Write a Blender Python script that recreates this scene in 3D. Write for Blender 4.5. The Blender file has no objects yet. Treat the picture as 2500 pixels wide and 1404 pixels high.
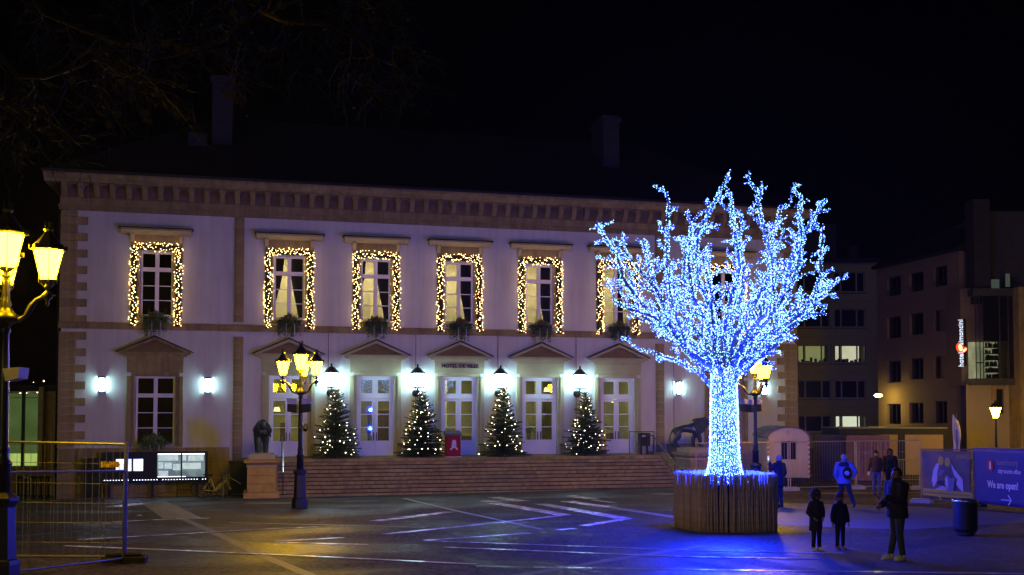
import bpy, math, random, bmesh
from mathutils import Vector, Matrix, noise
R = math.radians
PI = math.pi
random.seed(7)
sc = bpy.context.scene
col = sc.collection

# ------------------------------------------------------------------ camera, sky, sun, exposure
PITCH = R(2.2); FOC = 2500.0; PYC = 1007 - FOC * math.tan(PITCH); CAMZ = 3.5
cam_d = bpy.data.cameras.new('camera'); cam = bpy.data.objects.new('camera', cam_d); col.objects.link(cam)
cam.location = (0, 0, CAMZ); cam.rotation_euler = (R(90) + PITCH, 0, 0)
cam_d.sensor_width = 36; cam_d.lens = 36 * FOC / 2500; cam_d.shift_y = (PYC - 702) / 2500
cam_d.clip_start = 0.1; cam_d.clip_end = 1500
sc.camera = cam
world = bpy.data.worlds.new("World"); sc.world = world; world.use_nodes = True
wn = world.node_tree
sky = wn.nodes.new('ShaderNodeTexSky'); sky.sky_type = 'NISHITA'; sky.sun_disc = False
sky.sun_elevation = R(38); sky.sun_rotation = R(200)
bg = wn.nodes['Background']; bg.inputs['Strength'].default_value = 0.00003
wn.links.new(sky.outputs[0], bg.inputs[0])
sun_d = bpy.data.lights.new('sun', 'SUN'); sun_d.energy = 0.08; sun_d.angle = R(30); sun_d.color = (1.0, .84, .74)
sun = bpy.data.objects.new('sun', sun_d); col.objects.link(sun)
# faint skyglow of the town behind the camera
sd = Vector((.35, 1.0, -.42)).normalized()
sun.rotation_euler = sd.to_track_quat('-Z', 'Y').to_euler()
sc.view_settings.view_transform = 'Standard'; sc.view_settings.look = 'None'
sc.view_settings.exposure = 0; sc.view_settings.gamma = 1; sc.view_settings.use_curve_mapping = False
cy = sc.cycles
cy.use_denoising = True
try: cy.denoiser = 'OPENIMAGEDENOISE'
except Exception: pass
cy.max_bounces = 6; cy.diffuse_bounces = 2; cy.glossy_bounces = 3; cy.transmission_bounces = 4
cy.transparent_max_bounces = 16; cy.volume_bounces = 0
cy.sample_clamp_indirect = 1.5; cy.sample_clamp_direct = 0
cy.use_light_tree = True; cy.caustics_reflective = False; cy.caustics_refractive = False
cy.volume_step_rate = 4; cy.volume_max_steps = 64

# ------------------------------------------------------------------ helpers
def drop(X, Y):
    X = max(-26, min(36, X)); Y = max(0, min(60, Y))
    return 2.185 + .02818 * Y + .04517 * X - .00138 * X * Y
def G(X, Y): return CAMZ - drop(X, Y)
def ray(px, py):
    a = (px - 1250) / FOC; v = (PYC - py) / FOC
    return Vector((a, math.cos(PITCH) - v * math.sin(PITCH), math.sin(PITCH) + v * math.cos(PITCH)))
def at(px, py, Y):
    r = ray(px, py); t = Y / r.y
    return Vector((0, 0, CAMZ)) + r * t
def gp(px, Y):
    X = (px - 1250) / FOC * Y
    for _ in range(3):
        ph = math.atan((G(X, Y) - CAMZ) / Y); v = math.tan(ph - PITCH)
        X = (px - 1250) / FOC * Y / (math.cos(PITCH) - v * math.sin(PITCH))
    return Vector((X, Y, G(X, Y)))
def gpix(px, py):
    r = ray(px, py); a, b = 3.0, 75.0
    for _ in range(40):
        t = (a + b) / 2; p = Vector((0, 0, CAMZ)) + r * t
        if p.z > G(p.x, p.y): a = t
        else: b = t
    return p
TH = math.atan(2500 / 10350); P0 = Vector((-.0516 * 49.1, 49.1, 0))
US = Vector((math.cos(TH), math.sin(TH), 0)); NW = Vector((math.sin(TH), -math.cos(TH), 0))
def F(s, w, z): return P0 + US * s + NW * w + Vector((0, 0, z))

class MB:
    def __init__(s): s.v = []; s.f = []
    def add(s, vs, fs):
        b = len(s.v); s.v += [tuple(v) for v in vs]; s.f += [tuple(i + b for i in f) for f in fs]; return s
    def box(s, x0, x1, y0, y1, z0, z1):
        return s.add([(x0,y0,z0),(x1,y0,z0),(x1,y1,z0),(x0,y1,z0),(x0,y0,z1),(x1,y0,z1),(x1,y1,z1),(x0,y1,z1)],
                     [(0,3,2,1),(4,5,6,7),(0,1,5,4),(1,2,6,5),(2,3,7,6),(3,0,4,7)])
    def rbox(s, c, sz, M=None, e=0):
        hx, hy, hz = sz[0]/2, sz[1]/2, sz[2]/2
        vs = [Vector((a*hx, b*hy, d*hz)) for d in (-1,1) for a, b in ((-1,-1),(1,-1),(1,1),(-1,1))]
        if M is not None: vs = [M @ v for v in vs]
        vs = [v + Vector(c) for v in vs]
        return s.add(vs, [(0,3,2,1),(4,5,6,7),(0,1,5,4),(1,2,6,5),(2,3,7,6),(3,0,4,7)])
    def tube(s, pts, rad, n=6, cap=True):
        pts = [Vector(p) for p in pts]
        if not hasattr(rad, '__len__'): rad = [rad] * len(pts)
        vs = []; fs = []; pn = None
        for i, p in enumerate(pts):
            d = (pts[min(i+1, len(pts)-1)] - pts[max(i-1, 0)])
            if d.length < 1e-9: d = Vector((0,0,1))
            d.normalize()
            if pn is None:
                a = Vector((0,0,1)) if abs(d.z) < .9 else Vector((1,0,0))
                pn = d.cross(a).normalized()
            else:
                pn = (pn - d * pn.dot(d))
                pn = pn.normalized() if pn.length > 1e-6 else d.orthogonal().normalized()
            q = d.cross(pn)
            for k in range(n):
                an = 2*PI*k/n; vs.append(p + (pn*math.cos(an) + q*math.sin(an)) * rad[i])
        for i in range(len(pts)-1):
            for k in range(n):
                fs.append((i*n+k, i*n+(k+1)%n, (i+1)*n+(k+1)%n, (i+1)*n+k))
        if cap: fs.append(tuple(range(n-1,-1,-1))); fs.append(tuple((len(pts)-1)*n+k for k in range(n)))
        return s.add(vs, fs)
    def lathe(s, prof, n=12, c=(0,0,0), rot=0, sx=1, sy=1):
        vs = []; fs = []
        for r, z in prof:
            for k in range(n):
                an = 2*PI*k/n + rot; vs.append((c[0]+r*sx*math.cos(an), c[1]+r*sy*math.sin(an), c[2]+z))
        for i in range(len(prof)-1):
            for k in range(n): fs.append((i*n+k, i*n+(k+1)%n, (i+1)*n+(k+1)%n, (i+1)*n+k))
        fs.append(tuple(range(n-1,-1,-1))); fs.append(tuple((len(prof)-1)*n+k for k in range(n)))
        return s.add(vs, fs)
    def prism(s, poly, y0, y1, ax='y'):
        n = len(poly)
        if ax == 'y': vs = [(a, y0, b) for a, b in poly] + [(a, y1, b) for a, b in poly]
        elif ax == 'x': vs = [(y0, a, b) for a, b in poly] + [(y1, a, b) for a, b in poly]
        else: vs = [(a, b, y0) for a, b in poly] + [(a, b, y1) for a, b in poly]
        return s.add(vs, [tuple(range(n-1,-1,-1)), tuple(range(n, 2*n))] + [(i, (i+1)%n, n+(i+1)%n, n+i) for i in range(n)])
    def octa(s, c, r):
        x, y, z = c
        return s.add([(x+r,y,z),(x-r,y,z),(x,y+r,z),(x,y-r,z),(x,y,z+r),(x,y,z-r)],
                     [(0,2,4),(2,1,4),(1,3,4),(3,0,4),(2,0,5),(1,2,5),(3,1,5),(0,3,5)])
    def blade(s, p, d, L, w, up=None):
        p = Vector(p); d = Vector(d).normalized()
        sd_ = d.orthogonal().normalized() if up is None else d.cross(up)
        if sd_.length < 1e-5: sd_ = d.orthogonal()
        sd_ = sd_.normalized() * w/2
        return s.add([p - sd_*.6, p + sd_*.6, p + d*L*.6 + sd_, p + d*L, p + d*L*.6 - sd_], [(0,1,2,3,4)])
    def sphere(s, c, r, n=10, m=6, sx=1, sy=1, sz=1, M=None):
        vs = []; fs = []
        for i in range(m+1):
            ph = PI*i/m
            for k in range(n):
                v = Vector((math.sin(ph)*math.cos(2*PI*k/n)*r*sx, math.sin(ph)*math.sin(2*PI*k/n)*r*sy, -math.cos(ph)*r*sz))
                if M is not None: v = M @ v
                vs.append(v + Vector(c))
        for i in range(m):
            for k in range(n): fs.append((i*n+k, i*n+(k+1)%n, (i+1)*n+(k+1)%n, (i+1)*n+k))
        return s.add(vs, fs)
    def mesh(s, name, mat=None, smooth=False):
        me = bpy.data.meshes.new(name); me.from_pydata([tuple(v) for v in s.v], [], s.f); me.update()
        if mat: me.materials.append(mat)
        if smooth:
            for p in me.polygons: p.use_smooth = True
        return me
    def build(s, name, mat, parent=None, smooth=False, loc=None, rz=None, kind=None, bevel=0):
        o = bpy.data.objects.new(name, s.mesh(name, mat, smooth)); col.objects.link(o)
        if parent: o.parent = parent
        if loc is not None: o.location = loc
        if rz is not None: o.rotation_euler = (0, 0, rz)
        if kind: o['kind'] = kind
        if bevel:
            m = o.modifiers.new('bevel', 'BEVEL'); m.width = bevel; m.segments = 1; m.limit_method = 'ANGLE'
        return o

def tag(o, label, cat, group=None):
    o['label'] = label; o['category'] = cat
    if group: o['group'] = group
    return o
def thing(name, label, cat, loc=(0,0,0), rz=0, group=None):
    o = bpy.data.objects.new(name, None); col.objects.link(o); o.location = loc; o.rotation_euler = (0,0,rz)
    o.empty_display_size = .2
    return tag(o, label, cat, group)
def copy_tree(o, parent=None):
    c = o.copy(); col.objects.link(c)
    if parent: c.parent = parent
    for ch in list(o.children): copy_tree(ch, c)
    return c
def inst(mesh, name, parent, loc=(0,0,0), rot=(0,0,0), scale=(1,1,1)):
    o = bpy.data.objects.new(name, mesh); col.objects.link(o); o.parent = parent
    o.location = loc; o.rotation_euler = rot; o.scale = scale
    return o

# ------------------------------------------------------------------ materials
def mat(name, c, rough=.8, var=.15, scale=4, bump=0, bscale=40, metal=0, spec=.3, c2=None, obj=True, rvar=0, detail=4, streak=0):
    m = bpy.data.materials.new(name); m.use_nodes = True; nt = m.node_tree; N = nt.nodes; L = nt.links
    b = N['Principled BSDF']; b.inputs['Roughness'].default_value = rough; b.inputs['Metallic'].default_value = metal
    b.inputs['Specular IOR Level'].default_value = spec
    tc = N.new('ShaderNodeTexCoord'); src = tc.outputs['Object'] if obj else tc.outputs['Generated']
    no = N.new('ShaderNodeTexNoise'); no.inputs['Scale'].default_value = scale; no.inputs['Detail'].default_value = detail
    L.new(src, no.inputs['Vector'])
    rp = N.new('ShaderNodeValToRGB'); rp.color_ramp.elements[0].position = .3; rp.color_ramp.elements[1].position = .7
    c = tuple(c); d = c2 if c2 else tuple(x * (1 - var) for x in c); e = c if c2 else tuple(min(1, x * (1 + var)) for x in c)
    rp.color_ramp.elements[0].color = (*d, 1); rp.color_ramp.elements[1].color = (*e, 1)
    L.new(no.outputs['Fac'], rp.inputs[0])
    oi = N.new('ShaderNodeObjectInfo'); mr = N.new('ShaderNodeMapRange'); mr.inputs[3].default_value = 1 - var; mr.inputs[4].default_value = 1 + var*.6
    L.new(oi.outputs['Random'], mr.inputs[0])
    mx = N.new('ShaderNodeMix'); mx.data_type = 'RGBA'; mx.blend_type = 'MULTIPLY'; mx.inputs[0].default_value = 1
    cb = N.new('ShaderNodeCombineColor')
    for i in range(3): L.new(mr.outputs[0], cb.inputs[i])
    L.new(rp.outputs[0], mx.inputs[6]); L.new(cb.outputs[0], mx.inputs[7]); L.new(mx.outputs[2], b.inputs['Base Color'])
    if streak:
        mp = N.new('ShaderNodeMapping'); mp.inputs['Scale'].default_value = (2.6, 2.6, .22); L.new(src, mp.inputs[0])
        n3 = N.new('ShaderNodeTexNoise'); n3.inputs['Scale'].default_value = 1.6; n3.inputs['Detail'].default_value = 6; n3.inputs['Roughness'].default_value = .65; L.new(mp.outputs[0], n3.inputs['Vector'])
        r3 = N.new('ShaderNodeValToRGB'); r3.color_ramp.elements[0].position = .36; r3.color_ramp.elements[1].position = .6
        q3 = 1 - streak; r3.color_ramp.elements[0].color = (q3, q3*.985, q3*.95, 1); r3.color_ramp.elements[1].color = (1,1,1,1); L.new(n3.outputs['Fac'], r3.inputs[0])
        m3 = N.new('ShaderNodeMix'); m3.data_type = 'RGBA'; m3.blend_type = 'MULTIPLY'; m3.inputs[0].default_value = 1
        L.new(mx.outputs[2], m3.inputs[6]); L.new(r3.outputs[0], m3.inputs[7]); L.new(m3.outputs[2], b.inputs['Base Color'])
    if rvar:
        m2 = N.new('ShaderNodeMapRange'); m2.inputs[1].default_value = .35; m2.inputs[2].default_value = .65
        m2.inputs[3].default_value = rough - rvar; m2.inputs[4].default_value = rough + rvar
        L.new(no.outputs['Fac'], m2.inputs[0]); L.new(m2.outputs[0], b.inputs['Roughness'])
    if bump:
        n2 = N.new('ShaderNodeTexNoise'); n2.inputs['Scale'].default_value = bscale; n2.inputs['Detail'].default_value = 3
        L.new(src, n2.inputs['Vector']); bp = N.new('ShaderNodeBump'); bp.inputs['Strength'].default_value = bump; bp.inputs['Distance'].default_value = .02
        L.new(n2.outputs['Fac'], bp.inputs['Height']); L.new(bp.outputs[0], b.inputs['Normal'])
    return m
def emis(name, c, strength, sampling='AUTO'):
    m = bpy.data.materials.new(name); m.use_nodes = True; nt = m.node_tree
    b = nt.nodes['Principled BSDF']; b.inputs['Base Color'].default_value = (*[x*.3 for x in c], 1)
    b.inputs['Emission Color'].default_value = (*c, 1); b.inputs['Emission Strength'].default_value = strength
    m.cycles.emission_sampling = sampling
    return m
def emis_noise(name, c1, c2, strength, scale, sampling='NONE', lo=.42):
    m = emis(name, c1, strength, sampling); nt = m.node_tree; b = nt.nodes['Principled BSDF']
    tc = nt.nodes.new('ShaderNodeTexCoord'); no = nt.nodes.new('ShaderNodeTexNoise'); no.inputs['Scale'].default_value = scale
    nt.links.new(tc.outputs['Object'], no.inputs['Vector']); rp = nt.nodes.new('ShaderNodeValToRGB')
    rp.color_ramp.elements[0].position = lo; rp.color_ramp.elements[1].position = lo + .16
    rp.color_ramp.elements[0].color = (*c1, 1); rp.color_ramp.elements[1].color = (*c2, 1)
    nt.links.new(no.outputs['Fac'], rp.inputs[0]); nt.links.new(rp.outputs[0], b.inputs['Emission Color'])
    return m
def glassm(name, tint=(.9,.95,.92), refl=1.6, rough=.02):
    m = bpy.data.materials.new(name); m.use_nodes = True; nt = m.node_tree; N = nt.nodes; L = nt.links
    N.remove(N['Principled BSDF']); out = N['Material Output']
    t = N.new('ShaderNodeBsdfTransparent'); t.inputs[0].default_value = (*tint, 1)
    g = N.new('ShaderNodeBsdfGlossy'); g.inputs['Roughness'].default_value = rough; g.inputs[0].default_value = (1,1,1,1)
    fr = N.new('ShaderNodeFresnel'); fr.inputs[0].default_value = refl
    mx = N.new('ShaderNodeMixShader'); L.new(fr.outputs[0], mx.inputs[0]); L.new(t.outputs[0], mx.inputs[1]); L.new(g.outputs[0], mx.inputs[2])
    L.new(mx.outputs[0], out.inputs[0]); return m

PLASTER = mat('plaster', (.67,.67,.60), .85, .07, .7, .15, 60, streak=.09)
STONE = mat('sandstone', (.36,.28,.12), .85, .16, 2.5, .4, 30, streak=.3)
STONE_L = mat('pale_sandstone', (.44,.385,.21), .85, .08, 2, .25, 40)
STONE_D = mat('red_sandstone', (.20,.14,.06), .85, .12, 3, .3, 40)
STEPM = mat('step_stone', (.42,.32,.12), .7, .2, 2.2, .45, 18, rvar=.15, streak=.35)
WHITE = mat('white_paint', (.80,.78,.80), .45, .03, 3)
LEADM = mat('lead_flashing', (.02,.02,.022), .5, .2)
SLATE = mat('slate', (.018,.018,.022), .55, .2, 6)
IRON = mat('black_iron', (.012,.012,.014), .38, .2, 5, spec=.5)
IRONB = mat('dark_painted_iron', (.025,.026,.05), .4, .2, 5, spec=.5)
BRONZE = mat('bronze', (.05,.075,.07), .42, .35, 6, .2, 25, metal=.35, spec=.5)
GALV = mat('galvanised_steel', (.22,.218,.21), .45, .12, 8, metal=.7)
WOODP = mat('weathered_pole', (.36,.28,.20), .8, .25, 6, .6, 30)
DARKP = mat('dark_liner', (.012,.012,.012), .9, .2)
NEEDLE = mat('fir_needles', (.09,.15,.05), .7, .35, 5)
LEAFD = mat('garland_needles', (.022,.03,.012), .8, .3, 5)
BARK = mat('bark', (.055,.038,.026), .9, .3, 12, .5, 40)
FLOWER = mat('red_flower', (.35,.05,.03), .7, .3)
RIBBON = mat('silver_ribbon', (.6,.6,.62), .35, .1)
RUBBER = mat('rubber', (.015,.015,.015), .7, .2)
INTW = mat('interior_wall', (.72,.62,.42), .9, .04, 1)
INTG = mat('hall_wall', (.42,.40,.20), .9, .08, 1)
INTD = mat('interior_dark', (.06,.04,.03), .8, .2)
CURT = mat('curtain', (.10,.075,.06), .9, .12, 8)
GLASS = glassm('window_glass', refl=2.1)
CONC = mat('concrete', (.32,.31,.29), .85, .15, 5, .3, 30)
REDM = mat('red_paint', (.30,.006,.002), .6, .08)
BLACKP = mat('black_plastic', (.012,.012,.013), .5, .2)
LAMPY = emis('sodium_lantern', (1.0,.56,.0035), 150)
LAMPY2 = emis('sodium_lantern_far', (1.0,.55,.0035), 130)
LANTW = emis('cool_white_lantern', (.48,.85,1.0), 50)
BULBW = emis('warm_bulb', (1.0,.62,.24), 16, 'FRONT')
BULBC = emis('warm_white_bulb', (1.0,.80,.52), 14, 'FRONT')
BULBB = emis_noise('blue_white_bulb', (.05,.16,1.0), (.42,.88,1.0), 5.2, 14, 'NONE', .40)
WIREB = emis('blue_halo_glow', (.010,.016,1.0), .85, 'NONE')  # blue halo of the bulbs and lit bark, painted as glowing wires

# ------------------------------------------------------------------ ground
def ground():
    xs = [-160,-130,-100,-80,-65,-55,-46,-38] + [x for x in range(-32, 43)] + [46,52,60,70,85,105,130,160]
    ys = [-80,-60,-45,-30,-20,-12] + [y for y in range(-8, 64)] + [68,75,85,100,125,160,220,300]
    vs = [(x, y, G(x, y)) for y in ys for x in xs]; n = len(xs)
    fs = [(j*n+i, j*n+i+1, (j+1)*n+i+1, (j+1)*n+i) for j in range(len(ys)-1) for i in range(n-1)]
    m = bpy.data.materials.new('asphalt'); m.use_nodes = True; nt = m.node_tree; N = nt.nodes; L = nt.links
    b = N['Principled BSDF']; tc = N.new('ShaderNodeTexCoord')
    def noi(sc_, det=4, dist=0):
        q = N.new('ShaderNodeTexNoise'); q.inputs['Scale'].default_value = sc_; q.inputs['Detail'].default_value = det
        q.inputs['Distortion'].default_value = dist; L.new(tc.outputs['Object'], q.inputs['Vector']); return q
    big = noi(.22, 5, .6); mid = noi(2.2, 5); fine = noi(11, 7); mid2 = noi(9, 4)
    rp = N.new('ShaderNodeValToRGB'); rp.color_ramp.elements[0].position = .38; rp.color_ramp.elements[1].position = .62
    rp.color_ramp.elements[0].color = (.024,.021,.019,1); rp.color_ramp.elements[1].color = (.070,.061,.055,1)
    mxf = N.new('ShaderNodeMath'); mxf.operation = 'MULTIPLY_ADD'; mxf.inputs[1].default_value = .45
    L.new(mid.outputs[0], mxf.inputs[0]); h = N.new('ShaderNodeMath'); h.operation = 'MULTIPLY'; h.inputs[1].default_value = .55
    L.new(big.outputs[0], h.inputs[0]); L.new(h.outputs[0], mxf.inputs[2]); L.new(mxf.outputs[0], rp.inputs[0])
    sp = N.new('ShaderNodeValToRGB'); sp.color_ramp.elements[0].position = .40; sp.color_ramp.elements[1].position = .66
    sp.color_ramp.elements[0].color = (.4,.4,.4,1); sp.color_ramp.elements[1].color = (1.9,1.9,1.9,1); L.new(fine.outputs[0], sp.inputs[0])
    mx = N.new('ShaderNodeMix'); mx.data_type = 'RGBA'; mx.blend_type = 'MULTIPLY'; mx.inputs[0].default_value = 1
    L.new(rp.outputs[0], mx.inputs[6]); L.new(sp.outputs[0], mx.inputs[7]); L.new(mx.outputs[2], b.inputs['Base Color'])
    mr = N.new('ShaderNodeMapRange'); mr.inputs[1].default_value = .42; mr.inputs[2].default_value = .6; mr.inputs[3].default_value = .44; mr.inputs[4].default_value = .8
    L.new(big.outputs[0], mr.inputs[0]); L.new(mr.outputs[0], b.inputs['Roughness']); b.inputs['Specular IOR Level'].default_value = .16
    ad = N.new('ShaderNodeMath'); ad.operation = 'MULTIPLY_ADD'; ad.inputs[1].default_value = .5; L.new(mid2.outputs[0], ad.inputs[0]); L.new(fine.outputs[0], ad.inputs[2])
    bp = N.new('ShaderNodeBump'); bp.inputs['Strength'].default_value = .9; bp.inputs['Distance'].default_value = .02
    L.new(ad.outputs[0], bp.inputs['Height']); L.new(bp.outputs[0], b.inputs['Normal'])
    o = MB().add(vs, fs).build('ground', m); o['kind'] = 'structure'
    return m
ASPH = ground()
LINEM = mat('worn_line_paint', (.80,.80,.78), .20, .18, 3, .08, 60, spec=.5, rvar=.1)
LINEF = mat('faded_line_paint', (.26,.25,.24), .5, .25, 3, .3, 60)
PALE = mat('pale_paving_lit_band', (.15,.145,.14), .5, .12, 1.5, .4, 40)
SETT = mat('small_setts', (.17,.15,.13), .5, .3, 9, .8, 25)
def strip(name, pix, w, m, lift=.006, label=None):
    pts = [gpix(*p) for p in pix]; P = []
    for a, b in zip(pts[:-1], pts[1:]):
        k = max(1, int((b-a).length / 1.0))
        P += [a.lerp(b, i/k) for i in range(k)]
    P.append(pts[-1]); vs = []; fs = []
    for i, p in enumerate(P):
        d0 = (P[i]-P[max(i-1,0)]); d1 = (P[min(i+1,len(P)-1)]-P[i])
        for d in (d0, d1): d.z = 0
        d0 = d0.normalized() if d0.length > 1e-6 else d1.normalized(); d1 = d1.normalized() if d1.length > 1e-6 else d0
        t = (d0 + d1); t = t.normalized() if t.length > .05 else d0
        nn = Vector((-t.y, t.x, 0)); c = max(.3, abs(t.dot(d0)))
        ww = (w if not hasattr(w, '__len__') else w[0] + (w[1]-w[0])*i/(len(P)-1)) / 2 / c
        for q in (p + nn*ww, p - nn*ww): vs.append((q.x, q.y, G(q.x, q.y) + lift))
    for i in range(len(P)-1): fs.append((2*i+1, 2*i+3, 2*i+2, 2*i))
    o = MB().add(vs, fs).build(name, m); o['kind'] = 'structure'
    return o
for i, (pix, w, m) in enumerate([
    ([(1205,1214),(1278,1224)], .42, LINEM), ([(1203,1228),(1376,1258)], .40, LINEM), ([(1390,1257),(937,1305)], .17, LINEM),
    ([(1181,1223),(1211,1226)], .35, LINEM), ([(1388,1211),(1449,1219)], .42, LINEM), ([(1449,1221),(1500,1228)], .2, LINEF),
    ([(1383,1224),(1480,1238)], .38, LINEM), ([(1480,1238),(1651,1264)], .3, LINEF), ([(1320,1231),(1360,1238)], .36, LINEF), ([(1360,1238),(1522,1267)], .40, LINEM), ([(1535,1266),(1423,1284)], .22, LINEM),
    ([(1401,1291),(1361,1294)], .2, LINEM), ([(915,1273),(1100,1250)], .3, LINEM), ([(187,1319),(600,1295),(776,1287)], .13, LINEM),
    ([(838,1314),(673,1323)], .16, LINEM), ([(673,1324),(899,1330)], .13, LINEM), ([(1295,1302),(1036,1320)], .15, LINEM),
    ([(1036,1321),(1400,1334),(1700,1345),(2060,1352)], .10, LINEM), ([(1084,1337),(1400,1350),(1700,1361),(2000,1365)], .11, LINEM),
    ([(159,1334),(640,1354),(1163,1379)], .11, LINEM), ([(1304,1385),(1700,1391),(2500,1401)], .10, LINEM),
    ([(987,1217),(1018,1225),(1124,1250),(1326,1294)], .14, LINEF), ([(279,1238),(348,1229)], .5, LINEM), ([(200,1279),(400,1269),(512,1266)], .14, LINEM),
    ([(599,1230),(711,1229)], .9, PALE), ([(1590,1205),(1650,1207)], .7, PALE), ([(369,1224),(445,1266)], .75, PALE), ([(1900,1349),(2060,1350)], .05, LINEF),
    ([(270,1219),(480,1216)], .5, PALE), ([(1900,1242),(2100,1236),(2260,1238)], .12, LINEF), ([(2000,1205),(2250,1203)], .2, LINEF)]):
    strip('painted_line', pix, w*1.35, m, .006 + .0022 * (i % 5))
strip('paving_strip', [(445,1266),(640,1357),(760,1406)], .22, SETT, .004)
strip('paving_strip', [(1250,1408),(1500,1366),(1720,1332)], .25, SETT, .004)
for pix, w in [([(560,1276),(760,1281),(900,1284),(1040,1288)], (.2,.12)), ([(1163,1382),(1330,1386)], .2), ([(1560,1245),(1640,1246)], .25)]:
    strip('patch_seam', pix, w, mat('tar_seam', (.018,.016,.015), .35, .2), .0035)
# paler field on the right: a lamplit band painted onto the ground
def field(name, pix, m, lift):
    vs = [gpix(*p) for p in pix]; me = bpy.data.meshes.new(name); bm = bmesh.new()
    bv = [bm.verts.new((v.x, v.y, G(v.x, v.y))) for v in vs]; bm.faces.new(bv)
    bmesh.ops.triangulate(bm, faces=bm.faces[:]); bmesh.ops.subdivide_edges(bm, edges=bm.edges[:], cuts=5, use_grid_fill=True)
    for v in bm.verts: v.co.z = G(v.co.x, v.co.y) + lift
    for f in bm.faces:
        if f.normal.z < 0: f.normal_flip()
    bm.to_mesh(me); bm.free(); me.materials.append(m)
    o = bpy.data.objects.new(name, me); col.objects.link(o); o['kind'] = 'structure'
field('lit_band', [(1860,1227),(2072,1232),(2245,1237),(2500,1256),(2620,1264),(2620,1268),(2500,1275),(2216,1293),(2130,1291),(1880,1281)], PALE, .0035)

# ------------------------------------------------------------------ city hall (local frame: x along the front, -y towards the square)
hall = thing('city_hall', 'long two-storey white plastered town hall with sandstone trim behind the steps', 'building', P0, TH)
def wall_holes(b, x0, x1, z0, z1, holes, y, dep):
    xs = sorted({x0, x1, *[h[0] for h in holes], *[h[1] for h in holes]}); zs = sorted({z0, z1, *[h[2] for h in holes], *[h[3] for h in holes]})
    for i in range(len(xs)-1):
        for j in range(len(zs)-1):
            cx, cz = (xs[i]+xs[i+1])/2, (zs[j]+zs[j+1])/2
            if any(h[0] < cx < h[1] and h[2] < cz < h[3] for h in holes): continue
            b.add([(xs[i],y,zs[j]),(xs[i+1],y,zs[j]),(xs[i+1],y,zs[j+1]),(xs[i],y,zs[j+1])], [(0,1,2,3)])
    for a, c, d, e in holes:
        b.add([(a,y,d),(a,y+dep,d),(a,y+dep,e),(a,y,e)], [(0,1,2,3)]); b.add([(c,y,d),(c,y,e),(c,y+dep,e),(c,y+dep,d)], [(0,1,2,3)])
        b.add([(a,y,e),(a,y+dep,e),(c,y+dep,e),(c,y,e)], [(0,1,2,3)]); b.add([(a,y,d),(c,y,d),(c,y+dep,d),(a,y+dep,d)], [(0,1,2,3)])
BAYS = [-8, -4, 0, 4, 8]; WB = [-13.83, 13.83]
UP0, UP1 = 7.78, 10.74; ZT = 1.45
holes = [(s-.72, s+.72, UP0, UP1) for s in BAYS + WB] + [(s-.88, s+.88, ZT, 5.21) for s in BAYS] + [(s-.86, s+.86, 2.0, 5.12) for s in WB]
b = MB(); wall_holes(b, -17.8, 17.8, -1.2, 12.45, holes, 0, .38)
b.box(-17.8, -17.79, .001, 14, -1.2, 12.45); b.box(17.79, 17.8, .001, 14, -1.2, 12.45); b.box(-17.79, 17.79, 13.9, 14, -1.2, 12.45)
b.build('wall', PLASTER, hall)
# plinth of blocks on the wings
ph = [(-17.86, -10.6), (10.6, 17.86)]
for a, c in ph:
    for r_, (z0, z1) in enumerate([(-1.0,-.1),(-.1,.55),(.55,1.2),(1.2,1.93)]):
        x = a - (.4 if r_ % 2 else 0)
        while x < c:
            x2 = min(c, x + 1.15 + random.random()*.3)
            MB().box(max(a,x)+.006, x2-.006, -.10, .0, z0+.006, z1-.006).build('plinth_stone', STONE, hall)
            x = x2
# quoins (long and short) at both ends, pilaster stones
QH = .365
qm = {}
for k, (L_, nm) in enumerate([(1.12, 'l'), (.70, 's')]):
    qm[nm] = MB().box(0, L_, -.07, 0, .008, QH-.008).mesh('quoin_stone', STONE)
for side in (-1, 1):
    z = 1.95; i = 0
    while z < 12.3:
        if not (7.15 < z + QH/2 < 7.5):
            o = inst(qm['l' if i % 2 else 's'], 'quoin_stone', hall, (side*17.87, 0, z), (0,0,0), (-side, 1, min(1, (12.42 - z)/QH)))
        z += QH; i += 1
pm_ = MB().box(-.215, .215, -.085, 0, .005, .325).mesh('pilaster_stone', STONE)
for s in (-10.25, 10.25):
    z = -.3
    while z < 12.4:
        if not (7.1 < z + .16 < 7.55): inst(pm_, 'pilaster_stone', hall, (s, 0, z), (0,0,0), (1, 1, min(1, (12.44-z)/.33)))
        z += .33
# belt course
for a, c in [(-17.9,-10.0),(-10.0,10.0),(10.0,17.9)]:
    x = a
    while x < c - .01:
        x2 = min(c, x + 1.333)
        MB().box(x+.004, x2-.004, -.12, 0, 7.2, 7.44).box(x+.004, x2-.004, -.20, 0, 7.442, 7.5).build('belt_stone', STONE, hall)
        x = x2
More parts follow.
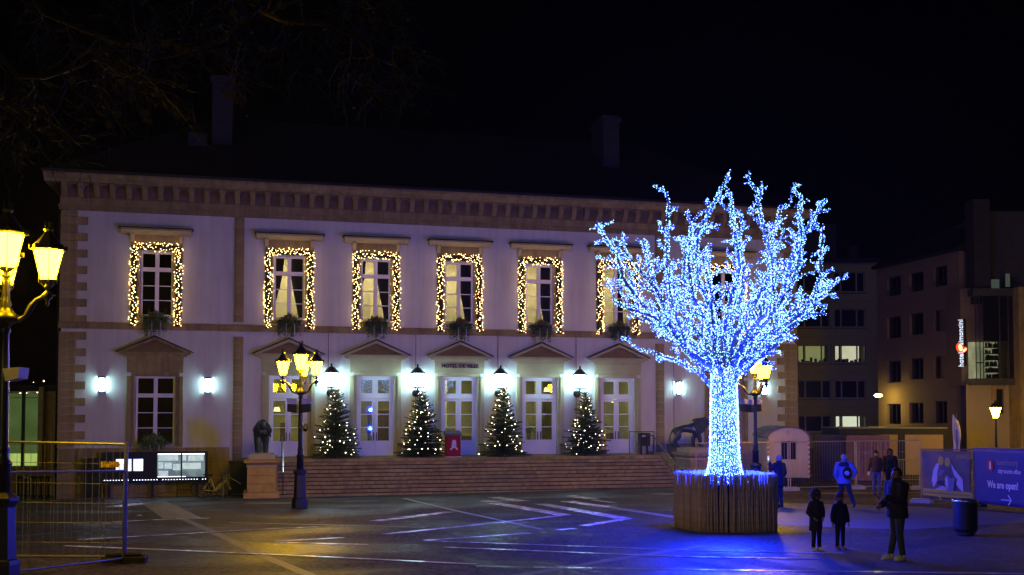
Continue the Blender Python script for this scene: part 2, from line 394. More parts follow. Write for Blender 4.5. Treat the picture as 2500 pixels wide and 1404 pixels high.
# entablature: moulding, frieze blocks, arched consoles, cornice
MB().box(-17.95, 17.95, -.10, .0, 12.452, 12.6).box(-17.98, 17.98, -.14, 0, 12.602, 12.68).build('frieze_moulding', STONE, hall)
x = -17.92; k = 0
while x < 17.9:
    x2 = min(17.92, x + 1.28)
    MB().box(x+.005, x2-.005, -.08, 0, 12.682, 13.0).build('frieze_stone', STONE, hall); x = x2
MB().box(-17.9, 17.9, -.085, -.001, 13.002, 13.62).build('frieze_band', mat('niche_shade_stone', (.19,.135,.08), .9, .2, 3), hall)  # shade inside the niches put into a darker stone colour
cprof = [(-.085, 13.03), (-.16, 13.03), (-.19, 13.12), (-.27, 13.22), (-.36, 13.34), (-.40, 13.44), (-.40, 13.62), (-.085, 13.62)]
cm = MB().prism([(y, z) for y, z in cprof], -.115, .115, 'x').mesh('console', STONE)
am = MB()
arc = [(-.22, .0)] + [(-.22*math.cos(PI*i/8), -.0 - .18 + .18*math.sin(PI*i/8)) for i in range(9)] + [(.22, .0)]
am.prism([(a, b_ + 13.62) for a, b_ in [(-.225,.0), (-.225,-.2)] + [(-.2*math.cos(PI*i/8), -.2+.17*math.sin(PI*i/8)) for i in range(9)] + [(.225,-.2), (.225,.0)]], -.24, -.086, 'y')
amesh = am.mesh('console_arch', STONE)
n = 53
for i in range(n + 1):
    s = -17.7 + i * .668
    inst(cm, 'console', hall, (s, 0, 0))
    if i < n: inst(amesh, 'console_arch', hall, (s + .334, 0, 0))
x = -18.5
while x < 18.49:
    x2 = min(18.5, x + 1.1)
    MB().prism([(.0, 13.622), (-.5, 13.622), (-.52, 13.70), (-.62, 13.76), (-.74, 13.86), (-.74, 13.98), (.0, 13.98)], x+.004, x2-.004, 'x').build('cornice_stone', STONE, hall); x = x2
for sd_, x0, x1 in ((-1, -18.5, -17.9), (1, 17.9, 18.5)):
    MB().box(x0, x1, .0, 14, 13.622, 13.975).build('cornice_return', STONE, hall)
MB().box(-18.56, 18.56, -.80, 14.3, 13.982, 14.10).build('gutter', LEADM, hall)
# hipped slate roof with chimneys
rf = MB().add([(-18.5,-.7,14.1),(18.5,-.7,14.1),(18.5,14.3,14.1),(-18.5,14.3,14.1),(-11.5,6.8,18.9),(11.5,6.8,18.9)],
              [(0,1,5,4),(1,2,5),(2,3,4,5),(3,0,4),(0,3,2,1)]).build('roof', SLATE, hall)
CHIM = mat('chimney_render', (.035,.034,.035), .9, .15, 3)
for s, wd, z0, z1 in ((-11.2, .95, 15.6, 20.0), (8.85, .9, 15.6, 19.4)):
    MB().box(s-wd/2, s+wd/2, 3.2, 5.2, z0, z1-.35).box(s-wd/2-.1, s+wd/2+.1, 3.1, 5.3, z1-.35, z1-.12).box(s-wd/2-.03, s+wd/2+.03, 3.17, 5.23, z1-.118, z1).build('chimney', CHIM, rf)
MB().box(-12.75, -11.9, 2.8, 4.2, 15.2, 17.0).add([], []).build('dormer', SLATE, rf)

# windows and doors
def surround(s, z0, z1, zt, door=True):
    b = MB()
    for sg in (-1, 1):
        b.box(*sorted((s+sg*.88, s+sg*1.02)), -.05, .0, z0, z1); b.box(*sorted((s+sg*1.02, s+sg*1.2)), -.11, .0, z0, z1 + .0)
    b.box(s-1.02, s+1.02, -.05, 0, z1+.002, z1+.16); b.box(s-1.2, s+1.2, -.11, 0, z1+.162, zt)
    return b.build('door_surround' if door else 'window_surround', STONE_L if door else STONE, hall, bevel=.012)
def pediment(s, mL):
    b = MB().box(s-1.22, s+1.22, -.16, 0, 5.9, 6.0).box(s-1.36, s+1.36, -.26, 0, 6.002, 6.08).box(s-1.5, s+1.5, -.38, 0, 6.082, 6.19)
    o = b.build('pediment', mL, hall)
    MB().prism([(s-1.4,6.192),(s+1.4,6.192),(s,6.80)], -.13, 0).build('tympanum', STONE_D, o)
    for sg in (-1, 1):
        MB().prism([(s+sg*1.55,6.192),(s+sg*1.28,6.192),(s,6.74),(s,6.86)] if sg > 0 else [(s-1.28,6.192),(s-1.55,6.192),(s,6.86),(s,6.74)], -.38, -.131).build('raking_cornice', mL, o)
        MB().prism([(s+sg*1.66,6.19),(s+sg*1.55,6.194),(s,6.862),(s,6.93)], -.44, 0).build('lead_capping', LEADM, o)
def pane(parent, x0, x1, z0, z1, y, tilt=0):
    if tilt:
        h = (x1-x0)/2*tilt
        MB().prism([(x0,y-h),(x1,y+h),(x1,y+h+.008),(x0,y-h+.008)], z0, z1, 'z').build('pane', GLASS, parent); return
    MB().box(x0, x1, y, y+.008, z0, z1).build('pane', GLASS, parent)
def door(s):
    d = MB(); y0, y1 = .12, .24
    W_ = .86; d.box(s-W_, s-W_+.08, y0, y1, ZT, 5.2).box(s+W_-.08, s+W_, y0, y1, ZT, 5.2).box(s-W_+.08, s+W_-.08, y0, y1, 5.12, 5.2)
    d.box(s-W_+.08, s+W_-.08, y0-.02, y1, 4.16, 4.32)
    fr = d.build('door', WHITE, hall)
    m = MB()
    for sg in (-1, 1):
        a, c = sorted((s+sg*.02, s+sg*.775)); st = .11; TI = (.074 if sg < 0 else .035) if s == -4 else 0
        m.box(a, a+st, y0+.02, y1-.02, ZT+.02, 4.15).box(c-st, c, y0+.02, y1-.02, ZT+.02, 4.15)
        m.box(a+st, c-st, y0+.02, y1-.02, ZT+.02, ZT+.2).box(a+st, c-st, y0+.02, y1-.02, ZT+.62, ZT+.72).box(a+st, c-st, y0+.02, y1-.02, 4.03, 4.15)
        m.box(a+st, c-st, y0+.05, y1-.05, ZT+.2, ZT+.62).box(a+st+.06, c-st-.06, y0+.035, y0+.05, ZT+.26, ZT+.56)
        zz = [2.17, 2.795, 3.41, 4.03]
        for q in (1, 2): m.box(a+st, c-st, y0+.035, y1-.035, zz[q]-.022, zz[q]+.022)
        for q in range(3): pane(fr, a+st, c-st, zz[q]+.022 if q else zz[q], zz[q+1]-.022 if q < 2 else zz[q+1], y0+.06, TI)
        # transom light
        m.box(a, a+st, y0+.02, y1-.02, 4.322, 5.118).box(c-st, c, y0+.02, y1-.02, 4.322, 5.118).box(a+st, c-st, y0+.02, y1-.02, 4.322, 4.40).box(a+st, c-st, y0+.02, y1-.02, 5.03, 5.118)
        pane(fr, a+st, c-st, 4.40, 5.03, y0+.06, TI)
        MB().box(s+sg*.075-.018, s+sg*.075+.018, y0-.04, y0+.019, ZT+.72, ZT+1.12).build('handle', BLACKP, fr, bevel=.008)
    m.box(s-.02, s+.02, y0+.0, y1-.02, ZT+.02, 4.15).box(s-.02, s+.02, y0, y1-.02, 4.322, 5.118)
    m.build('leaf', WHITE, fr, bevel=.006)
    MB().box(s-W_, s+W_, -.05, .30, ZT-.02, ZT+.018).build('threshold', STONE, fr)
def window(s, z0, z1, hw, low=False):
    y0, y1 = .16, .27
    d = MB().box(s-hw, s-hw+.09, y0, y1, z0, z1).box(s+hw-.09, s+hw, y0, y1, z0, z1).box(s-hw+.09, s+hw-.09, y0, y1, z1-.09, z1).box(s-hw+.09, s+hw-.09, y0, y1, z0, z0+.12)
    zt = z1 - .86 if low else z1 - .80
    d.box(s-hw+.09, s+hw-.09, y0-.03, y1, zt-.09, zt+.09); d.box(s-.085, s+.085, y0-.01, y1, z0+.12, zt-.09); d.box(s-.085, s+.085, y0-.01, y1, zt+.09, z1-.09)
    fr = d.build('window', WHITE, hall, bevel=.008)
    hgt = (zt-.09 - z0-.12)/3; m = MB()
    for sg in (-1, 1):
        a, c = sorted((s+sg*.085, s+sg*(hw-.09)))
        for q in range(3):
            za, zb = z0+.12+hgt*q, z0+.12+hgt*(q+1)
            if q: m.box(a, c, y0+.02, y1-.04, za-.02, za+.02)
            pane(fr, a, c, za+(.02 if q else 0), zb-(.02 if q < 2 else 0), y0+.05)
        pane(fr, a, c, zt+.09, z1-.09, y0+.05)
    m.build('glazing_bar', WHITE, fr)
    MB().box(s-hw-.12, s+hw+.12, -.14, .16, z0-.09, z0-.002).build('sill', STONE_L, fr)
    return fr
def curtain(fr, s, y, prof):
    # prof: list of (z, x0, x1) from the top down
    vs = []; fs = []; nn = 16
    for z, x0, x1 in prof:
        for k in range(nn+1):
            vs.append((s + x0+(x1-x0)*k/nn, y + .03*math.sin(k*1.9) , z))
    for i in range(len(prof)-1):
        for k in range(nn): fs.append((i*(nn+1)+k, i*(nn+1)+k+1, (i+1)*(nn+1)+k+1, (i+1)*(nn+1)+k))
    o = MB().add(vs, fs).build('curtain', CURT, fr, smooth=True)
    so = o.modifiers.new('thickness', 'SOLIDIFY'); so.thickness = .02
cur = {-8: ((-.62,-.22,-.60,.0), (.05,.66,.40,.66)), -4: ((-.64,-.42,-.62,.0), (.06,.66,.42,.66)), 0: ((-.66,-.54,-.66,.0), (.04,.66,.36,.66)), 4: ((-.68,-.56,-.68,.0), (.02,.66,.3,.66)), 8: ((-.68,-.60,-.68,.0), (.08,.45,.22,.5))}
for s in BAYS:
    surround(s, ZT, 5.21, 5.898); pediment(s, STONE_L); door(s)
    fr = window(s, UP0, UP1, .70)
    (a0, a1, b0, _), (c0, c1, d0, d1) = cur[s]
    curtain(fr, s, .5, [(10.8,a0,a1),(9.9,a0,a1-.08),(9.3,a0,a1-.20 if a1 > -.5 else a1-.05),(8.7,a0,a0+.03)])
    curtain(fr, s, .5, [(10.8,c0,c1),(9.9,c0+.02,c1),(9.0,(c0+d0)/2,c1),(8.3,d0-.03,d1),(7.8,d0+.06,d1)])
    for q in (-1, 1):   # stone plinth of the door surround
        MB().box(*sorted((s+q*1.0, s+q*1.24)), -.15, -.112, ZT, 2.0).build('surround_base', STONE, hall)
for s in WB:
    surround(s, 1.95, 5.12, 5.898, False); pediment(s, STONE); window(s, 2.0, 5.12, .84, True)
    fr = window(s, UP0, UP1, .70)
def hood(s):
    o = MB().box(s-1.1, s+1.1, -.06, 0, 10.9, 11.14).box(s-1.06, s+1.06, -.05, 0, 11.142, 11.46).build('window_hood', STONE, hall)
    for q in (-1, 1):
        MB().box(*sorted((s+q*.72, s+q*1.1)), -.06, 0, UP0-.1, 10.898).build('architrave', STONE, o)
        x0, x1 = sorted((s+q*.95, s+q*1.12))
        MB().prism([(0,11.14),(-.10,11.12),(-.13,11.2),(-.2,11.3),(-.30,11.42),(-.30,11.52),(0,11.52)], x0, x1, 'x').build('bracket', STONE_L, o)
    MB().prism([(0,11.46),(-.30,11.50),(-.36,11.56),(-.46,11.62),(-.46,11.70),(0,11.70)], s-1.5, s+1.5, 'x').build('cornice', STONE_L, o)
    MB().box(s-1.58, s+1.58, -.52, 0, 11.702, 11.745).build('lead_capping', LEADM, o)
for s in BAYS + WB: hood(s)
# rooms behind the lit windows
b = MB(); g = MB(); dk = MB()
for s in BAYS:
    b.add([(s-1.95,.4,7.3),(s+1.95,.4,7.3),(s+1.95,4.2,7.3),(s-1.95,4.2,7.3),(s-1.95,.4,11.6),(s+1.95,.4,11.6),(s+1.95,4.2,11.6),(s-1.95,4.2,11.6)],
          [(0,1,2,3),(4,7,6,5),(1,5,6,2),(2,6,7,3),(3,7,4,0)])
    b.box(s+.1, s+1.0, 4.1, 4.19, 7.3, 9.4)
b.build('upper_room', INTW, hall)
g.add([(-9.9,.4,ZT-.03),(9.9,.4,ZT-.03),(9.9,6,ZT-.03),(-9.9,6,ZT-.03),(-9.9,.4,5.9),(9.9,.4,5.9),(9.9,6,5.9),(-9.9,6,5.9)], [(0,1,2,3),(4,7,6,5),(1,5,6,2),(2,6,7,3),(3,7,4,0)])
for x0, x1, y0, y1 in [(-5.9,-5.7,.5,6),(-2.2,-2.05,2,6),(1.9,2.1,2,6),(5.9,6.05,.5,6),(-.3,0,3.4,3.8),(4.6,4.9,3.0,3.3),(7.6,7.8,3,3.4)]: g.box(x0,x1,y0,y1,ZT,5.88)
g.build('entrance_hall', INTG, hall)
for x0, x1, z1 in [(-4.0,-2.3,3.6),(-8.3,-7.8,3.0),(3.0,4.0,2.5),(.5,1.6,2.3),(8.2,9.2,2.4)]: dk.box(x0, x1, 3.2, 3.7, ZT, z1)
for s in WB: dk.box(s-1.2, s+1.2, .5, .6, 1.9, 5.5); dk.box(s-1.2, s+1.2, .5, .6, 7.3, 9.9)
dk.box(-17.7,-10.1,3,3.1,-1,12.3).box(10.1,17.7,3,3.1,-1,12.3)
dk.build('inner_partition', INTD, hall)
ROOML = emis('room_light', (1.0,.82,.50), 85); ROOMG = emis('hall_light', (1.0,.86,.48), 95)
for s in BAYS: MB().box(s-.5, s+.5, 1.6, 2.4, 11.45, 11.5).build('ceiling_light', ROOML, hall)
for s in (-8, -4.2, 0, 4, 8): MB().box(s-.4, s+.4, 1.4, 2.0, 5.80, 5.85).build('hall_light', ROOMG, hall)
# terrace and steps
st = thing('front_steps', 'broad flight of worn brown stone steps along the front of the town hall', 'steps', P0, TH)
SL, SR = -8.5, 9.35; RUN = .30; NS = 9; RH = .15
x = SL
while x < SR:
    x2 = min(SR, x + 1.5); MB().box(x+.004, x2-.004, -2.3, -.46, ZT-.14, ZT-.002).build('terrace_slab', STEPM, st); x = x2
MB().box(-10.0, 10.0, -.455, -.0, ZT-.14, ZT-.006).build('terrace_edge', STEPM, st)
MB().box(SL, SR, -2.28, -.0, -.5, ZT-.142).build('core', DARKP, st)
for k in range(NS):
    zt = ZT - RH*(k+1) + .0; x = SL - .2; j = 0
    while x < SR:
        x2 = min(SR, x + random.uniform(1.1, 1.9)); x0 = max(SL, x)
        dz = random.uniform(-.004, .004)
        yf = -2.3 - RUN*(k+1) + random.uniform(-.006,.006)
        MB().box(x0+.007, x2-.007, yf, -2.3 - RUN*k - .002, zt - .065, zt - .006 + dz).box(x0+.007, x2-.007, yf + .045, -2.3 - RUN*k - .002, zt - (RH-.026 if k < NS-1 else .45), zt - .0655).build('step_stone', STEPM, st)
        x = x2
    MB().box(SL+.01, SR-.01, -2.3 - RUN*(k+1) + .12, -2.3 - RUN*k + .04, -.5, zt - RH*.45).build('core', DARKP, st)
# nosing of the top step is the slab edge itself
# flank walls left and right
for sx, x0, x1 in ((-1, -8.85, -8.5), (1, 9.35, 9.75)):
    MB().prism([(-.46,-.6),(-5.1,-.6),(-5.1,.25),(-2.3,ZT+.12),(-.46,ZT+.12)], x0, x1, 'x').build('flank_wall', STONE if sx < 0 else STONE, st)
def fpos(s, w, z): return F(s, w, z)
# house lettering
def text(body, size, m, parent=None, loc=(0,0,0), rot=(0,0,0), ext=.01, name='lettering', align='CENTER', sx=1, bold=0):
    c = bpy.data.curves.new('t', 'FONT'); c.body = body; c.size = size; c.extrude = ext; c.align_x = align; c.align_y = 'CENTER'; c.offset = bold; c.resolution_u = 3
    t = bpy.data.objects.new('t', c); col.objects.link(t); bpy.context.view_layer.update()
    me = bpy.data.meshes.new_from_object(t.evaluated_get(bpy.context.evaluated_depsgraph_get())); bpy.data.objects.remove(t)
    me.name = name; me.materials.clear(); me.materials.append(m)
    o = bpy.data.objects.new(name, me); col.objects.link(o); o.location = loc; o.rotation_euler = rot; o.scale = (sx, 1, 1)
    if parent: o.parent = parent
    return o
LETT = mat('bronze_letter', (.03,.028,.03), .5, .1)
text('HOTEL DE VILLE', .27, LETT, hall, (.02, -.135, 5.71), (R(90),0,0), .02, 'lettering', sx=.92, bold=.004)
# lightning conductor cables
for s in (-6.2, -2.1, 1.9, 5.85, 11.0):
    MB().tube([(s,-.03,ZT+.2),(s,-.03,7.2)], .012, 4).build('cable', LEADM, hall)
# neighbouring strip left of the hall corner
nb = thing('side_building', 'dark narrow house wall just left of the town hall corner', 'building', P0, TH)
MB().box(-18.75, -18.25, 5.4, 9, -1, 11.8).build('wall', mat('dark_wall', (.05,.055,.03), .9, .2), nb)
MB().box(-18.85, -18.2, 5.2, 9.2, 11.82, 12.1).build('roof', SLATE, nb)
MB().tube([(-17.95,.2,-.5),(-17.95,.2,12.3)], .06, 6).build('downpipe', IRON, nb)

# ------------------------------------------------------------------ wall lamps
def wall_lantern():
    t = thing('wall_lantern', 'x', 'lantern'); n = 6
    # origin at the wall, local -y outwards
    MB().lathe([(.02,0),(.19,.0),(.19,.03),(.12,.06)], 14).build('back_plate', IRON, t)
    o = t.children[0]; o.rotation_euler = (R(90),0,0)
    arm = [(0,-.02,0),(0,-.30,.0),(0,-.46,.08),(0,-.52,.22)]
    MB().tube(arm, [.03,.03,.028,.03], 8).build('arm', IRON, t)
    MB().lathe([(.05,.20),(.30,.24),(.33,.25),(.33,.28),(.28,.29)], n, (0,-.52,0)).build('base_ring', IRON, t)
    g_ = MB().lathe([(.235,.292),(.27,.90)], n, (0,-.52,0)).build('glass', LANTW, t)
    fr = MB()
    for k in range(n):
        an = 2*PI*k/n; c_, s_ = math.cos(an), math.sin(an)
        fr.tube([(.245*c_, -.52+.245*s_, .29), (.285*c_, -.52+.285*s_, .92)], .011, 4)
    fr.build('frame', IRON, t)
    MB().lathe([(.37,.90),(.38,.93),(.30,1.0),(.19,1.10),(.12,1.17),(.05,1.20),(.035,1.24),(.055,1.28),(.03,1.33),(.005,1.36)], n, (0,-.52,0)).build('cap', IRON, t)
    return t
lw = wall_lantern()
lab = ['six-sided white-lit wall lantern just right of the leftmost door, above the first fir tree', 'six-sided white-lit wall lantern left of the lettered centre door', 'six-sided white-lit wall lantern right of the lettered centre door', 'six-sided white-lit wall lantern nearest the blue light tree, above the fourth fir']
for i, s in enumerate((-6.08, -2.08, 1.92, 5.9)):
    o = lw if i == 0 else copy_tree(lw)
    o.location = F(s, 0, 4.42); o.rotation_euler = (0,0,TH); o['label'] = lab[i]; o['group'] = 'lanterns on brackets between the doors'
def sconce():
    t = thing('wall_sconce', 'x', 'wall light')
    MB().box(-.13,.13,-.03,0,-.34,.34).build('back_plate', IRON, t)
    MB().lathe([(.10,-.30),(.10,.27)], 10, (0,-.13,0)).build('diffuser', LANTW, t)
    fr = MB().lathe([(.155,-.36),(.155,-.31)], 12, (0,-.13,0)).lathe([(.155,.28),(.155,.35)], 12, (0,-.13,0))
    for k in range(7):
        an = PI + PI*k/6; fr.tube([(.14*math.cos(an), -.13+.12*math.sin(an), -.34), (.14*math.cos(an), -.13+.12*math.sin(an), .34)], .010, 4)
    fr.build('cage', IRON, t)
    return t
sc0 = sconce()
for i, (s, l_) in enumerate([(-16.07,'white-lit caged sconce between the left corner and the wing window'), (-11.57,'white-lit caged sconce between the wing window and the left pilaster'),
                             (11.24,'white-lit caged sconce above the right lion statue'), (15.95,'white-lit caged sconce behind the lamp right of the blue tree')]):
    o = sc0 if i == 0 else copy_tree(sc0)
    o.location = F(s, 0, 4.74); o.rotation_euler = (0,0,TH); o['label'] = l_; o['group'] = 'caged sconces on the wings'

# ------------------------------------------------------------------ garlands and flower boxes
gl = ['round the wing window at far left, dark panes inside', 'round the leftmost window above the doors, wide draped curtains inside', 'round the window left of the centre', 'round the centre window above the lettered door',
      'round the window right of the centre', 'round the window beside the blue tree crown', 'half hidden behind the blue tree crown']
fb = ['under the far left upper window', 'under the upper window above the leftmost door', 'under the upper window left of the centre', 'under the centre window above the lettered pediment', 'under the upper window right of the centre', 'under the upper window beside the blue tree', 'behind the blue tree crown, under the right wing window']
GB = MB(); 
for i, s in enumerate([WB[0]] + BAYS + [WB[1]]):
    rnd = random.Random(40 + i)
    t = thing('light_garland', 'warm-lit evergreen garland ' + gl[i], 'garland', F(s, .1, 7.3), TH, 'lit garlands round the upper windows')
    b = MB(); bu = MB(); w = MB()
    segs = [((-.95,0,.06),(-.95,0,3.62)), ((.95,0,.06),(.95,0,3.62)), ((-.95,0,3.6),(.95,0,3.6))]
    for a, c in segs:
        a = Vector(a); c = Vector(c); L_ = (c-a).length; dr = (c-a)/L_; sdv = Vector((1,0,0)) if abs(dr.z) > .5 else Vector((0,0,1))
        b.tube([a, a.lerp(c,.5), c], .12, 7)
        for _ in range(int(L_*150)):
            p = a.lerp(c, rnd.random()); an = rnd.uniform(0, 2*PI); o_ = sdv*math.cos(an) + Vector((0,-1,0))*math.sin(an)
            b.blade(p + o_*.08, o_ + dr*rnd.uniform(-.8,.8), rnd.uniform(.07,.14), .02)
        nb_ = int(L_ * 31)
        for j in range(nb_):
            p = a.lerp(c, (j + rnd.random())/nb_); q = rnd.uniform(-.205,.205)
            bu.octa(p + sdv*q + Vector((0,-math.sqrt(max(0,.045-q*q)) - .03,0)), rnd.uniform(.014,.021))
    for j in range(9):   # a few bulbs trailing into the opening
        bu.octa((rnd.choice((-.7,.7)) + rnd.uniform(-.04,.04), -.05, rnd.uniform(.3,3.3)), .011)
    b.build('foliage', LEAFD, t, kind='stuff'); bu.build('bulb', BULBW, t, kind='stuff')
    # flower box
def flowerbox(loc, label, seed, hang=1.0):
    rnd = random.Random(seed)
    t = thing('flower_box', label, 'flower box', loc, TH, 'flower boxes on the window sills')
    MB().box(-.50,.50,-.42,-.16,.03,.27).build('box', DARKP, t)
    b = MB()
    for _ in range(520):
        x = rnd.gauss(0,.27); x = max(-.68,min(.68,x)); top = .55 - .5*abs(x)
        p = (x, rnd.uniform(-.5,-.15), rnd.uniform(.05, max(.12, top)))
        b.blade(p, (rnd.uniform(-1,1), rnd.uniform(-1,.2), rnd.uniform(-.6,1)), rnd.uniform(.07,.15), .05)
    for k in range(46):   # trailing stems
        x = rnd.choice((-.42,-.2,.0,.12,.36)) + rnd.gauss(0,.07); L_ = rnd.uniform(.25, .8)*hang; z = .2
        pts = []
        for j in range(6):
            pts.append((x + rnd.uniform(-.02,.02), -.46 + rnd.uniform(-.03,.02), z - L_*j/5))
        b.tube(pts, .006, 3)
        for j in range(12): b.blade((x, -.46, z - L_*rnd.random()), (rnd.uniform(-1,1), rnd.uniform(-1,0), rnd.uniform(-1,.3)), .08, .045)
    for k in range(9):   # upright sprigs
        x = rnd.uniform(-.45,.45); h = rnd.uniform(.35,.65)
        b.tube([(x,-.3,.2),(x+rnd.uniform(-.05,.05),-.3,h)], .006, 3)
        for j in range(5): b.blade((x,-.3,h*(.6+.1*j)), (rnd.uniform(-1,1),-.3,.6), .05, .025)
    b.build('foliage', NEEDLE, t, kind='stuff')
    fl = MB()
    for _ in range(60): fl.blade((rnd.gauss(0,.10), -.45+rnd.uniform(-.06,.04), .36+rnd.gauss(0,.07)), (rnd.uniform(-1,1),-1,rnd.uniform(-1,1)), .07, .05)
    fl.build('flower', FLOWER, t, kind='stuff')
    for q in (-.13,.24):
        MB().prism([(q-.012,-.35*hang),(q+.012,-.33*hang),(q+.014,.1),(q-.012,.1)], -.53,-.526).build('ribbon', RIBBON, t)
for i, s in enumerate([WB[0]] + BAYS + [WB[1]]):
    flowerbox(F(s, .0, 7.46), 'trailing red flower box ' + fb[i], 90+i)
flowerbox(F(WB[0], .0, 2.0), 'flower box with red blooms and ribbons on the ground-floor window sill above the notice case', 99, .5)

# ------------------------------------------------------------------ fir trees with bulbs on the terrace
def fir(loc, H, rad, seed, label):
    rnd = random.Random(seed)
    t = thing('fir_tree', label, 'fir tree', loc, rnd.uniform(0,6), 'lit fir trees on the terrace')
    MB().tube([(0,0,0),(0,0,H*.5),(rnd.uniform(-.02,.02),0,H)], [.06,.035,.006], 7).build('trunk', BARK, t)
    b = MB(); bu = MB(); z = .18; tips = []
    while z < H*.97:
        f = 1 - z/H; r = rad * (f**.85) * rnd.uniform(.82,1.12) + .05
        nbr = int(6 + 8*f)
        for k in range(nbr):
            if rnd.random() < .08: continue
            an = 2*PI*(k + rnd.random()*.8)/nbr; rr = r*rnd.uniform(.65,1.15); slope = .12 + .5*(1-f) - .25*f
            zz = z + rnd.uniform(-.05,.05); d = Vector((math.cos(an), math.sin(an), slope)).normalized(); side = Vector((-math.sin(an), math.cos(an), 0))
            b.tube([(0,0,zz), Vector((0,0,zz)) + d*rr], [.012,.003], 3, False)
            nt_ = max(4, int(rr/.075))
            for j in range(nt_):
                u_ = (j+.6)/nt_; p = Vector((0,0,zz)) + d*rr*u_; L_ = (.10 + .24*rr*(1-u_*.75))
                for sg in (-1, 1):
                    dd = (d*.8 + side*sg*.9 + Vector((0,0,rnd.uniform(-.25,.2)))).normalized()
                    b.blade(p, dd, L_, .055, Vector((rnd.uniform(-.3,.3),rnd.uniform(-.3,.3),1)))
                    b.blade(p + dd*L_*.35, (dd + d*.9).normalized(), L_*.55, .04, Vector((rnd.uniform(-1,1),rnd.uniform(-1,1),.6)))
                b.blade(p, d + Vector((0,0,rnd.uniform(-.6,.6))), .12, .05)
            b.blade(Vector((0,0,zz)) + d*rr*.95, d, .13, .05)
            tips.append(Vector((0,0,zz)) + d*rr*rnd.uniform(.75,.98) + Vector((0,0,.04)))
        z += .085 + .05*(1-f)
    for k in range(26):   # cut branches on the ground round the foot
        an = rnd.uniform(0, 2*PI); p = Vector((math.cos(an)*rnd.uniform(.1,.75), math.sin(an)*rnd.uniform(.1,.55), rnd.uniform(.03,.14))); d = Vector((math.cos(an), math.sin(an), rnd.uniform(-.05,.1)))
        for j in range(9): b.blade(p + d*.05*j, d + Vector((rnd.uniform(-.8,.8), rnd.uniform(-.8,.8), .1)), .17, .06)
    b.build('crown', NEEDLE, t, kind='stuff')
    rnd.shuffle(tips)
    for p in tips[:84]: bu.sphere(p, rnd.choice((.009,.013,.017,.024)), 6, 4)
    bu.build('bulb', BULBC, t, kind='stuff')
for i, (s, h, r_, l_) in enumerate([(-5.93, 3.05, .92, 'lit fir tree between the two leftmost doors, behind the triple street lamp'), (-1.98, 2.95, .95, 'bare-topped lit fir tree just left of the red letter box'),
                                (1.9, 3.1, .90, 'lit fir tree right of the lettered centre door'), (5.95, 2.95, .88, 'lit fir tree left of the rightmost door, with few bulbs')]):
    fir(F(s, 1.2, ZT), h*1.04, r_*1.24, 11+i*7, l_)

